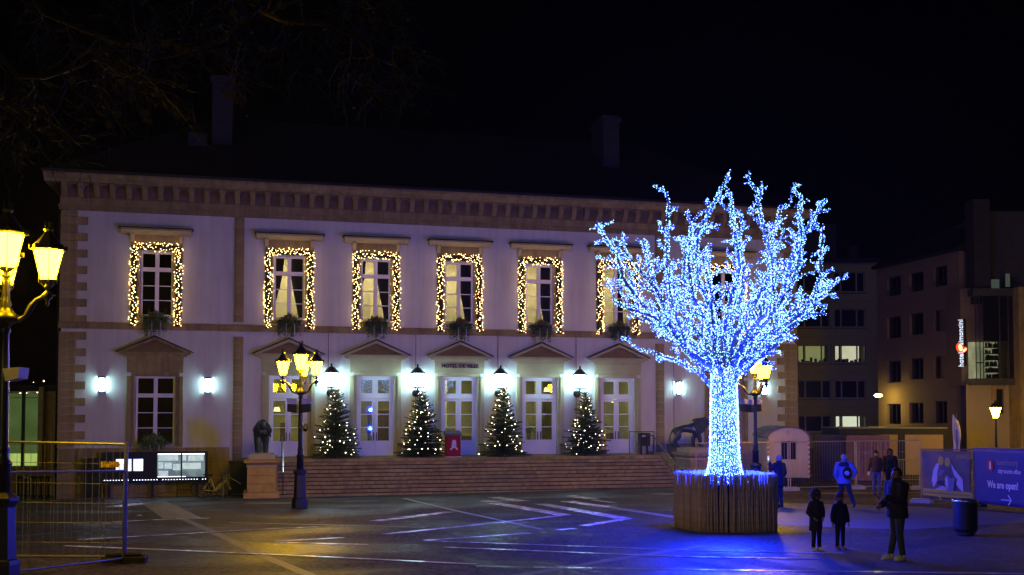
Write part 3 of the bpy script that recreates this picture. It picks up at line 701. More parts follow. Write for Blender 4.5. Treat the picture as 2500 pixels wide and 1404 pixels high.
# ------------------------------------------------------------------ street lamps
def street_lamp(label, loc, rz, sc_=1.0, lampm=LAMPY, boxes=True, group='ornate street lamps with sodium lanterns'):
    t = thing('street_lamp', label, 'street lamp', loc, rz, group); t.scale = (sc_,)*3
    MB().lathe([(.27,-.3),(.27,.26),(.25,.32),(.21,.34)], 8, rot=PI/8).build('base', IRONB, t)
    MB().lathe([(.215,.342),(.185,1.08),(.20,1.12),(.235,1.18),(.235,1.22),(.12,1.30)], 8, rot=PI/8).build('pedestal', IRONB, t)
    MB().lathe([(.115,1.302),(.11,1.66),(.13,1.70),(.13,1.73),(.088,1.78),(.085,1.90),(.10,1.93),(.075,1.97),(.066,3.1),(.052,3.60),(.075,3.64),(.075,3.68),(.06,3.70)], 12).build('column', IRON, t, smooth=True)
    MB().lathe([(.055,3.702),(.12,3.76),(.21,3.80),(.20,3.86),(.12,3.92),(.07,4.0),(.085,4.04),(.05,4.1),(.06,4.16),(.045,4.30),(.07,4.36),(.04,4.42)], 12).build('hub', IRON, t, smooth=True)
    def lantern(x, y, z, k=1.0):
        g_ = MB().lathe([(.10*k, 0), (.195*k, .42*k)], 8, (x,y,z)).build('lantern', lampm, t)
        m = MB().lathe([(.02,-.16*k),(.05*k,-.12*k),(.03*k,-.07*k),(.09*k,-.03*k),(.115*k,-.005)], 8, (x,y,z)).build('holder', IRON, g_)
        fr = MB()
        for q in range(8):
            c_, s_ = math.cos(2*PI*q/8), math.sin(2*PI*q/8)
            if q % 2 == 0: fr.tube([(x+.105*k*c_,y+.105*k*s_,z-.005),(x+.203*k*c_,y+.203*k*s_,z+.425*k)], .005, 4)
            fr.tube([(x+.03*c_,y+.03*s_,z-.14*k),(x+.12*k*c_,y+.12*k*s_,z-.05*k),(x+.12*k*c_,y+.12*k*s_,z+.03*k)], .007, 4)
        fr.build('frame', IRON, g_)
        cp = MB().lathe([(.235*k,.42*k),(.25*k,.44*k),(.20*k,.50*k),(.12*k,.60*k),(.07*k,.67*k),(.05*k,.70*k),(.075*k,.73*k),(.05*k,.76*k)], 8, (x,y,z))
        for q in range(8): cp.rbox((x+.24*k*math.cos(2*PI*q/8), y+.24*k*math.sin(2*PI*q/8), z+.46*k), (.04,.04,.07))
        for q in range(5): cp.rbox((x+.05*k*math.cos(2*PI*q/5), y+.05*k*math.sin(2*PI*q/5), z+.79*k), (.025,.025,.09))
        cp.build('cap', IRON, g_)
    for q in range(3):
        an = -PI/6 + q*2*PI/3; c_, s_ = math.cos(an), math.sin(an)
        prof = [(.10,3.84),(.20,3.80),(.30,3.86),(.38,4.0),(.46,4.10),(.56,4.15),(.62,4.14)]
        b = MB().tube([(r_*c_, r_*s_, z) for r_, z in prof], [.045,.04,.036,.05,.032,.03,.03], 7)
        b.lathe([(.008,4.0),(.03,4.04),(.02,4.08),(.06,4.12),(.085,4.16),(.05,4.20),(.03,4.23)], 8, (.62*c_, .62*s_, 0))
        b.tube([(.66*c_,.66*s_,4.14),(.74*c_,.74*s_,4.16)], [.02,.01], 5)
        b.build('arm', IRON, t, smooth=True)
        lantern(.62*c_, .62*s_, 4.40)
    lantern(0, 0, 4.58, 1.15)
    if boxes:
        for sg in (-1, 1):
            o = MB().prism([(sg*.08,3.14),(sg*.38,3.18),(sg*.38,3.44),(sg*.08,3.42)] if sg > 0 else [(-.38,3.18),(-.08,3.14),(-.08,3.42),(-.38,3.44)], -.42, -.12).build('speaker_box', BLACKP, t)
            MB().prism([(sg*.08,3.425),(sg*.38,3.445),(sg*.42,3.62),(sg*.08,3.60)] if sg > 0 else [(-.38,3.445),(-.08,3.425),(-.08,3.60),(-.42,3.62)], -.36, -.10).build('box_top', mat('lamplit_pale', (.45,.42,.36), .5), o)  # lantern light on the black box tops, put into a pale colour
            MB().tube([(sg*.2,-.2,3.3),(0,0,3.3)], .02, 5).build('bracket', IRON, o)
    return t
RZC = R(0)
street_lamp('street lamp with dark blue pedestal before the steps, its four lanterns glowing yellow', gp(732, 34.0), R(4), 1.0)
street_lamp('street lamp right of the blue light tree, pedestal half hidden by its planter', gp(1846, 38.6), R(205), 1.02, LAMPY2)
street_lamp('nearest street lamp, cut by the left edge of the photo, beside the mesh fence', gp(1, 14.7), R(28), .985, boxes=False)
bx = MB().prism([(-.0,3.16),(.24,3.18),(.22,3.02),(.04,2.98)], -.2, .1)
o = bx.build('security_lamp', mat('beige_box', (.45,.40,.28), .5)); o.location = gp(1, 14.7); o.location.z -= .12; o.location.x += .07
tag(o, 'small beige spotlight box strapped to the nearest lamp post', 'spotlight')
street_lamp('assumed, unseen street lamp, out of the photo on the right beside the cabins', Vector((25.5, 41, G(25.5,41))), .2, 1.0, emis('assumed_unseen_lantern_side', (1.0,.60,.04), 320), boxes=False)  # unseen lamp, assumed from the warm light on cabins and wagon
# two unseen lamps added behind the camera to light facade and square
LAMPB = emis('added_unseen_lantern', (1.0,1.0,.42), 520); LAMPC = emis('added_unseen_lantern_dim', (1.0,.82,.5), 40)
street_lamp('unseen street lamp added to light the facade, behind the photographer on the left', Vector((-20, -22, G(-20,0))), .4, 1.0, LAMPB, boxes=False)  # added lamp, set far back to favour the facade over near ground
street_lamp('unseen dim street lamp added as fill light, behind the photographer on the right', Vector((14, -24, G(14,0))), .9, 1.0, LAMPC, boxes=False)  # added dim fill lamp, also set far back
cmr = thing('security_camera', 'small dark camera clamped to the post of the lamp before the steps', 'camera', gp(732, 34.0) + Vector((0,0,2.66)))
MB().rbox((.20,-.12,.0), (.12,.3,.11), Matrix.Rotation(R(35),3,'X')).build('body', BLACKP, cmr); MB().lathe([(.095,-.02),(.095,.02)], 10).tube([(0,0,.0),(.16,-.05,.05)], .02, 5).build('clamp', GALV, cmr)

# ------------------------------------------------------------------ the blue light tree in its pole planter
TP = gp(1770, 26.35)
pl = thing('pole_planter', 'round planter fenced with upright weathered poles under the blue light tree', 'planter', TP)
def sup(an, r): # rounded octagonal plan
    c_, s_ = math.cos(an), math.sin(an); e = 5
    k = (abs(c_)**e + abs(s_)**e) ** (-1/e); return Vector((c_*k*r, s_*k*r, 0))
rnd = random.Random(5)
pmesh = []
for q in range(6):
    b = MB(); pts = [(rnd.uniform(-.008,.008), rnd.uniform(-.008,.008), z) for z in (-.1,.3,.6,.9,1.2,1.44)]
    b.tube(pts, [.032*rnd.uniform(.85,1.1) for _ in pts], 7); pmesh.append(b.mesh('pole', WOODP, True))
NP = 132
rotp = R(16)
for i in range(NP):
    an = 2*PI*i/NP; p = sup(an, 1.06); p.rotate(Matrix.Rotation(rotp, 3, 'Z')); p += Vector((rnd.uniform(-.012,.012), rnd.uniform(-.012,.012), 0))
    k = rnd.uniform(.7,1.15)
    inst(rnd.choice(pmesh), 'pole', pl, p, (rnd.gauss(0,.007), rnd.gauss(0,.007), rnd.uniform(0,6)), (k, k, rnd.uniform(.985,1.01)))
b = MB(); ring = [sup(2*PI*i/48, 1.0) for i in range(48)]
for p in ring: p.rotate(Matrix.Rotation(rotp, 3, 'Z'))
vs = [(p.x,p.y,-.1) for p in ring] + [(p.x,p.y,1.20) for p in ring]
MB().add(vs, [(i,(i+1)%48,48+(i+1)%48,48+i) for i in range(48)] + [tuple(range(48,96))]).build('liner', DARKP, pl)
for z in (.35, 1.05):
    MB().tube([(p.x*1.025,p.y*1.025,z) for p in ring] + [(ring[0].x*1.025,ring[0].y*1.025,z)], .012, 4).build('wire', IRON, pl)

lt = thing('light_tree', 'tall tree sculpture covered in blue-white lights, rising from the pole planter', 'light tree', TP + Vector((0,0,1.15)))
TB = MB(); SB = MB(); BU = MB()
rt = random.Random(21)
PXM = 1/95.0   # metres per photo pixel at the tree
def tl(px, py, y=0): return Vector(((px-1768)*PXM, y, (1168-py)*PXM))
tprof = [(.60,0),(.50,.12),(.42,.35),(.365,.7),(.345,1.2),(.335,1.8),(.32,2.3),(.31,2.7),(.30,2.95)]
TB.lathe([(r_*.9, z) for r_, z in tprof], 20)
SKEL = mat('tree_sculpture_bark', (.10,.10,.16), .6, .2)
TB.build('trunk', SKEL, lt, smooth=True)
def rad_at(z):
    for (r0,z0),(r1,z1) in zip(tprof[:-1], tprof[1:]):
        if z0 <= z <= z1: return r0 + (r1-r0)*(z-z0)/(z1-z0)
    return tprof[-1][0]
WSTR = MB()
for k in range(46):   # vertical strings down the trunk
    an = 2*PI*k/46 + rt.uniform(-.03,.03); pts = []
    for j in range(13):
        z = 2.95*j/12; r_ = rad_at(z)*.97; a2 = an + .05*math.sin(j*.9+k); pts.append((r_*math.cos(a2), r_*math.sin(a2), z))
    WSTR.tube(pts, .011, 4, False)
    L_ = 3.05; nb_ = 84
    for j in range(nb_):
        z = 2.95*(j + rt.random())/nb_; r_ = rad_at(z) + rt.uniform(.0,.03); a2 = an + rt.uniform(-.05,.05)
        BU.octa((r_*math.cos(a2), r_*math.sin(a2), z), rt.uniform(.010,.018))
WSTR.build('halo_string', WIREB, lt, kind='stuff')
BU.build('trunk_bulb', BULBB, lt, kind='stuff')
def limb_points(a, c, bend, n=7, wob=.1):
    a = Vector(a); c = Vector(c); d = c - a; pts = []
    perp = Vector((rt.gauss(0,1), rt.gauss(0,1), rt.gauss(0,.5))); perp -= d.normalized()*perp.dot(d.normalized()); perp.normalize()
    for i in range(n+1):
        u_ = i/n; p = a + d*u_ + bend*math.sin(PI*u_)*d.length + perp*math.sin(u_*PI*2.3)*wob*d.length*.35
        if 0 < i < n: p += Vector((rt.gauss(0,.018), rt.gauss(0,.018), rt.gauss(0,.018)))*min(2, d.length)
        pts.append(p)
    return pts
def grow(bb, sbb, bub, pts, r0, level):
    n = len(pts); rad = [max(.008, r0*(1 - .72*i/(n-1))) for i in range(n)]
    bb.tube(pts, rad, 6 if level == 0 else 4)
    L_ = sum((pts[i+1]-pts[i]).length for i in range(n-1))
    # helical string, glowing as the bulbs' halo, and its bulbs
    dens = (52, 48, 46, 44)[min(level,3)]
    for i in range(n-1):
        a, c = pts[i], pts[i+1]; seg = (c-a).length; d = (c-a)/max(seg,1e-6); o1 = d.orthogonal().normalized(); o2 = d.cross(o1)
        k = int(seg*dens*(1.9 if level == 0 else 1) + rt.random())
        for j in range(k):
            u_ = rt.random(); an = rt.uniform(0,2*PI); rr = rad[i] + rt.uniform(.006,.045)
            bub.octa(a + d*seg*u_ + (o1*math.cos(an)+o2*math.sin(an))*rr, rt.uniform(.007,.0135))
        sbb.tube([a + o1*rad[i]*1.02, a.lerp(c,.5) - o1*rad[i]*1.02, c + o2*rad[i]*1.0], .009, 3, False)
        sbb.tube([a - o2*rad[i]*1.02, a.lerp(c,.5) + o2*rad[i]*1.02, c - o1*rad[i]*1.0], .009, 3, False)
    if level >= 3 or L_ < .28: return
    nsub = max(2, int(L_ / (.36, .20, .17)[level]))
    for q in range(nsub):
        u_ = (.22 if level == 0 else .15) + (.80 if level == 0 else .82)*(q + rt.uniform(.1,.9))/nsub
        x = min(n-1.001, u_*(n-1)); i = int(x); p = pts[i].lerp(pts[i+1], x-i); d = (pts[i+1]-pts[i]).normalized()
        side = Vector((rt.gauss(0,1), rt.gauss(0,.9), rt.gauss(0,.6)+.15)); side -= d*side.dot(d); side.normalize()
        dd = (d*rt.uniform(.5,1.1) + side*rt.uniform(.7,1.2) + Vector((0,0,.18))).normalized()
        ln = (rt.uniform(.35,.85), rt.uniform(.14,.36), rt.uniform(.07,.17))[level] * (1.15 - .45*u_)
        grow(bb, sbb, bub, limb_points(p, p + dd*ln, Vector((rt.gauss(0,.1), rt.gauss(0,.1), rt.uniform(-.02,.14))), 4 if level == 0 else 3, .14), rad[i]*.55, level+1)
tips = [(1462,520,.3),(1528,600,-.8),(1532,640,.6),(1500,718,-.3),(1566,835,.4),(1585,560,1.3),(1620,492,-.2),(1660,560,-1.4),(1695,505,.9),(1748,436,.1),
        (1775,500,-1.2),(1830,478,1.2),(1862,452,-.3),(1918,478,.5),(1950,484,-1.0),(2006,462,.2),(2012,572,-.6),(1960,600,1.5),(2052,660,.2),(2003,706,-.5),(1978,735,.9),
        (1925,787,-.4),(1870,845,.5),(1700,660,-1.6),(1840,640,1.5),(1740,590,.2),(1880,650,-.9),(1620,650,-.6)]
for i, (px, py, y) in enumerate(tips):
    tip = tl(px, py, y); hor = Vector((tip.x, tip.y, 0)); hl = hor.length
    z0 = 2.55 + rt.uniform(0,.5) if tip.z > 4.2 else 2.45 + rt.uniform(-.15,.3)
    an = math.atan2(tip.y, tip.x); st_ = Vector((.2*math.cos(an), .2*math.sin(an), z0))
    up_ = .10 if tip.z > 4.5 else -.02
    bend = Vector((-.10*math.cos(an), -.10*math.sin(an), 0)) + Vector((math.cos(an)*.16*(1 if tip.z > 5 else -.2), math.sin(an)*.1, up_*-.5))
    bb, sbb, bub = MB(), MB(), MB()
    n0 = 9
    grow(bb, sbb, bub, limb_points(st_, tip, bend, n0, .16), .075 if tip.z > 4 else .055, 0)
    o = bb.build('branch', SKEL, lt, smooth=True)
    sbb.build('halo_string', WIREB, o, kind='stuff')
    bub.build('bulb', BULBB, o, kind='stuff')
# the light of its many thousand small bulbs, gathered in a few points among the limbs
def bl(x, y, z, e, r_=.25, c=(.035,.07,1.0)):
    d = bpy.data.lights.new('light_tree_glow', 'POINT'); d.energy = e; d.color = c; d.shadow_soft_size = r_
    o = bpy.data.objects.new('light_tree_glow', d); col.objects.link(o); o.parent = lt; o.location = (x, y, z)
for x, y, z in [(-1.9,.2,5.2),(-1.0,-.9,4.3),(-.9,.9,6.0),(0,-1.2,5.4),(.1,.9,4.4),(1.0,-.6,6.1),(1.1,.8,4.9),(2.0,-.1,5.5),(.9,-.9,4.0),(0,0,6.9)]: bl(x, y, z, 110)
for k in range(6):
    an = 2*PI*k/6 + .3
    for z in (.7, 2.0): bl(.52*math.cos(an), .52*math.sin(an), z, 640, .12, (.006,.02,1.0))

# ------------------------------------------------------------------ buildings on the right
def xz(px, py, Y): p = at(px, py, Y); return p.x, p.z
GREYW = mat('grey_render', (.26,.24,.20), .9, .08, .6)
OCHW = mat('ochre_render', (.30,.275,.17), .9, .06, .6)
FRAMEG = mat('grey_window_frame', (.34,.33,.32), .6, .1)
DGLASS = mat('dark_glass', (.01,.011,.014), .2, .1, spec=.35)
LITW = emis_noise('lit_room', (.86,.80,.50), (1.0,.92,.66), .85, .8)
LITY = emis_noise('dim_lit_room', (.42,.40,.10), (.52,.50,.20), .55, .6)
LITB = emis_noise('bright_lit_room', (1.0,.95,.72), (1,1,.85), 1.0, .7)
Y = 84.0
ap = thing('apartment_building', 'ochre flat block with wide three-part windows, two storeys lit, right of the town hall', 'building')
x0, zt = xz(1934, 640, Y); x1, _ = xz(2141, 640, Y); zg = -1.0
rows = [(664,714),(754,800),(842,887),(928,974),(1014,1056)]; cols = [(1948,2027),(2038,2113)]
def rect(a, t, c, b_, Y): p = at(a, t, Y); q = at(c, b_, Y); return p.x, q.x, q.z, p.z
wr = [[rect(c[0] + (r_[0]-750)*.010, r_[0], c[1] + (r_[0]-750)*.010, r_[1], Y) for c in cols] for r_ in rows]
b = MB(); wall_holes(b, x0, x1, zg, zt, [w for r_ in wr for w in r_], Y, .35)
b.box(x1-.01, x1, Y+.01, Y+9, zg, zt).box(x0, x1, Y+8.9, Y+9, zg, zt)
b.build('wall', OCHW, ap)
for i, r_ in enumerate(wr):
    for j, (a, c, z0, z1) in enumerate(r_):
        d = MB(); w_ = c - a
        xs = [a, a+w_*.22, a+w_*.74, c]
        d.box(a, c, Y+.20, Y+.27, z1-.09, z1).box(a, c, Y+.20, Y+.27, z0, z0+.12)
        for q, xx in enumerate(xs): d.box(max(a, xx-.055), min(c, xx+.055), Y+.19, Y+.27, z0+.12, z1-.09)
        fr = d.build('window', FRAMEG, ap)
        lit = {(2,0): LITY, (2,1): LITW, (4,1): LITB}.get((i,j))
        for q in range(3): MB().box(xs[q]+.056, xs[q+1]-.056, Y+.23, Y+.24, z0+.12, z1-.09).build('pane', GLASS if lit else DGLASS, fr)
        if lit:
            MB().box(a+.02, c-.02, Y+1.6, Y+1.65, z0-.2, z1+.2).build('lit_room', lit, fr)
            f = MB()
            for q in range(7): h = rnd.uniform(.12,.5); xx = a + w_*(q+.2)/7.2; f.box(xx, xx+rnd.uniform(.12,.32), Y+.6, Y+.8, z0, z0+.12+h*.8)
            f.box(a+w_*.30, a+w_*.36, Y+1.3, Y+1.5, z0, z1).box(a, c, Y+.55, Y+1.0, z0-.05, z0+.14)
            f.build('furniture', INTD, fr)
        MB().box(a-.1, c+.1, Y-.10, Y-.001, z0-.10, z0-.01).build('sill', STONE_D, fr)
for i in range(5):
    _, zz = xz(2000, (735, 822, 908, 992, 640)[i], Y) if i < 4 else (0, zt)
    MB().box(x0-.02, x1+.02, Y-.06, Y-.001, zz-.08, zz).build('string_course', GREYW, ap)
o = MB().box(x0-.3, x1+.3, Y-.4, Y+9.2, zt+.002, zt+.25).build('roof', SLATE, ap)
xa, za = xz(2076, 600, Y+2); xb, _ = xz(2094, 600, Y+2)
MB().box(xa, xb, Y+2, Y+3, zt, za).build('chimney', CHIM, o)
p = at(1990, 552, Y+4); MB().box(x0, x0+4.6, Y+3, Y+8, zt+.26, p.z).build('roof_storey', mat('dark_cladding', (.05,.05,.06), .8), ap)
# narrow dark gap building
gapb = thing('rear_house', 'dark sliver of a house in the gap between the flats and the hotel', 'building')
a, c, z0, z1 = rect(2139, 660, 2162, 1100, 86); MB().box(a, c, 86, 90, -1, z1).build('wall', mat('gap_wall', (.09,.08,.07), .9), gapb)
for py in (705, 800, 850, 905):
    a, c, z0, z1 = rect(2144, py, 2154, py+28, 85.9); MB().box(a, c, 85.9, 85.98, z0, z1).build('window', DGLASS, gapb)
# hotel: front running from far left to near right
HO = Vector((25.75, 72.0, 0)); hd = Vector((.26, -1.0, 0)).normalized(); HL = 8.6; hang = math.atan2(hd.y, hd.x)
ht = thing('hotel_building', 'tall dark brown hotel block with three columns of deep windows, white sign on its corner', 'building', HO, hang)
def hit(px, py):  # point on the hotel front
    r = ray(px, py); nn = Vector((hd.y, -hd.x, 0)); t = (HO - Vector((0,0,CAMZ))).dot(nn) / r.dot(nn); return Vector((0,0,CAMZ)) + r*t
def hloc(px, py): q = hit(px, py) - HO; return q.dot(hd), q.z
BROWN = mat('brown_render', (.18,.135,.11), .9, .07, .7)
ztop = hloc(2250, 633)[1]; hs = []
for cx, ys in ((2181,[(676,722),(774,826),(881,934),(986,1036)]), (2236,[(666,712),(765,818),(874,926),(983,1034)]), (2294,[(650,700),(756,808),(869,924),(979,1034)])):
    for y0, y1 in ys:
        s0 = hloc(cx-16, y0)[0]; s1 = hloc(cx+18, y0)[0]; hs.append((s0, s1, hloc(cx, y1)[1], hloc(cx, y0)[1]))
b = MB(); wall_holes(b, 0, HL, -1, ztop, hs, 0, .32); b.box(HL-.01, HL, .01, 7, -1, ztop).box(0, .01, .01, 7, -1, ztop).box(0, HL, 6.9, 7, -1, ztop)
b.build('wall', BROWN, ht)
LITD = emis('dim_window', (.55,.52,.25), .22, 'NONE')
for i, (a, c, z0, z1) in enumerate(hs):
    d = MB().box(a, a+.06, .2, .27, z0, z1).box(c-.06, c, .2, .27, z0, z1).box(a+.06, c-.06, .2, .27, z1-.06, z1).box(a+.06, c-.06, .2, .27, z0, z0+.06).box((a+c)/2-.03, (a+c)/2+.03, .2, .27, z0+.06, z1-.06)
    fr = d.build('window', IRON, ht); MB().box(a+.06, c-.06, .24, .25, z0+.06, z1-.06).build('pane', GLASS, fr)
    bk = MB().box(a, c, .31, .33, z0, z1).build('blind', INTD, fr)
    if i in (0, 4, 8):
        MB().box((a+c)/2+.02, c-.08, .28, .30, z0+.3, z1-.1).build('lit_gap', LITD if i < 8 else emis('pale_window', (.6,.62,.38), .4, 'NONE'), fr)
        rl = MB()
        for q in range(3): rl.tube([(a,-.06,z0+.12+q*.14),(c,-.06,z0+.12+q*.14)], .02, 4)
        rl.build('rail', IRON, fr)
MB().box(-.2, HL+.1, -.3, 7.2, ztop+.002, ztop+.16).prism([(-.3,ztop+.162),(7.2,ztop+.162),(3.5,ztop+2.4)], -.2, HL+.1, 'x').build('roof', SLATE, ht)
# corner chimney stack and gable
a, c, z0, z1 = rect(2376, 486, 2420, 700, 62.2)
sideb = thing('corner_house', 'house with a lit glass bay of bookshelves above a cream ground floor', 'building')
D = 62.0; CREAM = mat('cream_render', (.36,.31,.20), .9, .05, .8); DG = mat('dark_grey_metal', (.06,.06,.06), .5, .1)
MB().box(a, c, 62.2, 63.4, z0-1, z1).build('chimney', CHIM, sideb)
e0, e1, f0, f1 = rect(2358, 700, 2560, 940, D); MB().box(e0, e1+3, D+.8, D+9, f0, f1+.0).build('upper_wall', BROWN, sideb)
g0, g1, h0, h1 = rect(2418, 516, 2560, 700, D+2); MB().box(g0, g1+3, D+2, D+9, h0, h1).build('gable_wall', mat('gable_render', (.06,.055,.06), .9), sideb)
a, c, z0, z1 = rect(2358, 938, 2560, 1100, D); sx0, sx1, sz0, sz1 = rect(2432, 950, 2452, 1010, D)
b = MB(); wall_holes(b, a, c+3, -1, z1, [(sx0, sx1, sz0, sz1)], D, .3); b.build('wall', CREAM, sideb)
MB().box(sx0, sx1, D+.2, D+.25, sz0, sz1).build('window', DGLASS, sideb)
MB().box(sx0-.3, sx1+.08, D-.04, D-.001, sz1, sz1+.25).box(sx0-.3, sx0-.01, D-.04, D-.001, sz0, sz1).build('window_surround', STONE, sideb)
# glass bay
B_ = 61.2
def bayrect(a, t, c, b_): return rect(a, t, c, b_, B_)
a, c, z0, z1 = bayrect(2378, 924, 2484, 940); MB().box(a, c, B_, D-.01, z0, z1).build('bay_floor', DG, sideb)
a, c, zz0, zz1 = bayrect(2376, 704, 2486, 722); MB().box(a, c, B_, D-.01, zz0, zz1).build('bay_roof', DG, sideb)
a, c, z0, z1 = bayrect(2384, 832, 2458, 924)
MB().box(a, c, D+.3, D+.35, z0, z1).build('lit_room', emis_noise('shelf_room', (.24,.25,.14), (.40,.38,.22), .75, 1.2), sideb)
bk = MB(); rows_ = 6
bx0, bx1, _, _ = bayrect(2420, 832, 2458, 924)
for r_ in range(rows_):
    zz = z0 + (z1-z0)*(r_+.12)/rows_; bk.box(bx0, bx1, D-.1, D+.25, zz-.04, zz); xx = bx0+.03
    while xx < bx1-.1:
        w_ = rnd.uniform(.03,.07); hh = (z1-z0)/rows_*rnd.uniform(.45,.8)
        if rnd.random() < .62: bk.box(xx, xx+w_, D-.06, D+.1, zz+.002, zz+hh)
        xx += w_ + .005
bk.build('bookshelf', INTD, sideb)
for q in (2382, 2392, 2400, 2441, 2462, 2484):
    a, c, z0, z1 = bayrect(q, 722, q+2.5, 924); MB().box(a, c, B_+.02, B_+.1, z0, z1).build('mullion', DG, sideb)
a, c, z0, z1 = bayrect(2400, 722, 2484, 832); MB().box(a, c, B_+.1, B_+.14, z0, z1).build('pane', DGLASS, sideb)
a, c, z0, z1 = bayrect(2462, 832, 2484, 924); MB().box(a, c, B_+.1, B_+.14, z0, z1).build('pane', DGLASS, sideb)
a, c, z0, z1 = bayrect(2384, 832, 2462, 924); MB().box(a, c, B_+.1, B_+.12, z0, z1).build('pane', GLASS, sideb)
a, c, z0, z1 = bayrect(2383, 884, 2401, 887); MB().box(a, c, B_+.02, B_+.09, z0, z1).build('transom', DG, sideb)
for (p_, q_, r_, s_) in ((2408, 682, 2440, 706), (2456, 668, 2466, 700)):
    a, c, z0, z1 = rect(p_, q_, r_, s_, D+.7); MB().box(a, c, D+.7, D+.79, z0, z1).build('window', emis('roof_window', (.12,.16,.13), .35, 'NONE'), sideb)
a, c, z0, z1 = rect(2486, 700, 2530, 1090, 60.6); MB().box(a, c, 60.6, 66, -1, z1).build('end_wall', STONE, sideb)
MB().tube([at(2488, 930, 61), at(2488, 1000, 61), at(2493, 1006, 61)], .05, 6).build('downpipe', IRON, sideb)
# vertical hotel sign
SGN = emis('sign_white', (.72,.80,1.0), 1.3); SGR = emis('sign_red', (1.0,.05,.01), 2.2); SGO = emis('sign_orange', (1.0,.52,.25), 2.5)
sy = 60.9; c0 = at(2346, 835, sy); sg = thing('hotel_sign', 'tall upright sign of white lit letters with a red two-lobed emblem', 'sign', c0)
k = sy/FOC
MB().box(-.10+14*k, .02+14*k, .08, .14, -58*k, 58*k).build('rail', IRON, sg)
MB().tube([(14*k,.1,30*k),(30*k,.9,30*k)], .03, 5).tube([(14*k,.1,-30*k),(30*k,.9,-30*k)], .03, 5).build('bracket', IRON, sg)
text('simoncini', .42, SGN, sg, (0,0,24*k), (R(90), R(-90), 0), .03, 'lettering', sx=.96, bold=0)
text('hotel', .42, SGN, sg, (.0,0,-43*k), (R(90), R(-90), 0), .03, 'lettering', sx=1.0, bold=0)
MB().sphere((-3*k,.0,-14*k), 1, 12, 8, 9*k, .08, 12*k, Matrix.Rotation(R(-12),3,'Y')).sphere((7*k,.0,-19*k), 1, 10, 6, 6*k, .08, 9*k, Matrix.Rotation(R(50),3,'Y')).build('emblem', SGR, sg, smooth=True)
MB().sphere((-3*k,-.09,-14*k), 1, 10, 6, 5*k, .03, 9*k, Matrix.Rotation(R(-12),3,'Y')).sphere((7*k,-.09,-20*k), 1, 10, 6, 3*k, .03, 6*k, Matrix.Rotation(R(50),3,'Y')).build('emblem_core', SGO, sg, smooth=True)
# two small far lamps
p = gp(2433, 56.0); slp = thing('street_lamp', 'small single-lantern street lamp glowing yellow before the cream ground floor', 'street lamp', p)
zl = at(2433, 1020, 56).z - p.z
MB().lathe([(.12,-.3),(.12,.5),(.07,.8),(.045,zl-.1),(.06,zl-.05),(.05,zl)], 10).build('post', IRON, slp)
o = MB().lathe([(.12,zl),(.29,zl+.55)], 8).build('lantern', emis('small_sodium', (1.0,.52,.012), 130), slp)
MB().lathe([(.33,zl+.55),(.20,zl+.72),(.05,zl+.85),(.05,zl+.95)], 8).build('cap', IRON, slp)
p = at(2144, 966, 70); wl = thing('wall_lamp', 'small yellow lamp on the corner between the flats and the hotel', 'wall light', p)
MB().lathe([(.12,-.10),(.26,-.02),(.26,.04),(.1,.12)], 10).build('lantern', emis('corner_lamp', (1.0,.68,.10), 150), wl)
MB().lathe([(.30,.12),(.12,.2)], 10).tube([(0,0,.2),(.0,.3,.34),(.35,2.0,.36)], .03, 5).build('hood', IRON, wl)
# feather flag
p = gp(2338, 43); fl = thing('feather_flag', 'plain white upright feather flag behind the fences, before the hotel', 'flag', p)
zt_ = at(2338, 1012, 43).z - p.z
MB().lathe([(.02,-.1),(.015,zt_)], 6).build('pole', GALV, fl)
vs = []; fs = []
for i in range(13):
    z = zt_*(.25 + .75*i/12); w_ = .30 if i < 11 else (.28 if i < 12 else .12)
    for j in range(5): vs.append((-.14 + (w_ + .03*math.sin(i*.9))*j/4 - .02, .05*math.sin(i*.8 + j*1.3), z - .1*j/4))
for i in range(12):
    for j in range(4): fs.append((i*5+j, i*5+j+1, (i+1)*5+j+1, (i+1)*5+j))
o = MB().add(vs, fs).build('cloth', mat('white_cloth', (.55,.52,.56), .8, .15, 2), fl, smooth=True); so = o.modifiers.new('t', 'SOLIDIFY'); so.thickness = .01

# ------------------------------------------------------------------ site cabin wagon, containers
CLAD = mat('cream_clad_board', (.52,.42,.32), .6, .05, 2); CLAD2 = mat('grey_clad_board', (.42,.38,.36), .6, .05, 2)
wp = gp(1926, 44.6); wz = R(-7)
wg = thing('site_wagon', 'barrel-roofed cream wooden site wagon with a dark window and striped corners', 'wagon', wp, wz)
Wd, Ln, H0, H1 = 1.78, 5.4, .42, 2.08
arcp = [(-Wd/2*math.cos(PI*i/14), H1 + .52*math.sin(PI*i/14)) for i in range(15)]
def archz(x): return H1 + .52*math.sqrt(max(0, 1-(2*x/Wd)**2))
nbd = 17
for i in range(nbd):
    a = -Wd/2 + Wd*i/nbd; c = a + Wd/nbd; m_ = (a+c)/2
    if -.34 < m_ < .34:
        MB().box(a+.004, c-.004, -.02, .02, H0, 1.18).build('board', CLAD, wg); MB().prism([(a+.004,2.02),(c-.004,2.02),(c-.004,archz(c)-.02),(a+.004,archz(a)-.02)], -.02, .02).build('board', CLAD, wg)
    else: MB().prism([(a+.004,H0),(c-.004,H0),(c-.004,archz(c)-.02 if abs(c) < Wd/2-.01 else H1),(a+.004,archz(a)-.02 if abs(a) < Wd/2-.01 else H1)], -.02, .02).build('board', CLAD, wg)
MB().prism([(-Wd/2,H0),(Wd/2,H0),(Wd/2,H1)] + [(x_,z_) for x_, z_ in reversed(arcp)][1:-1] + [(-Wd/2,H1)], .021, Ln).build('core', CLAD2, wg)
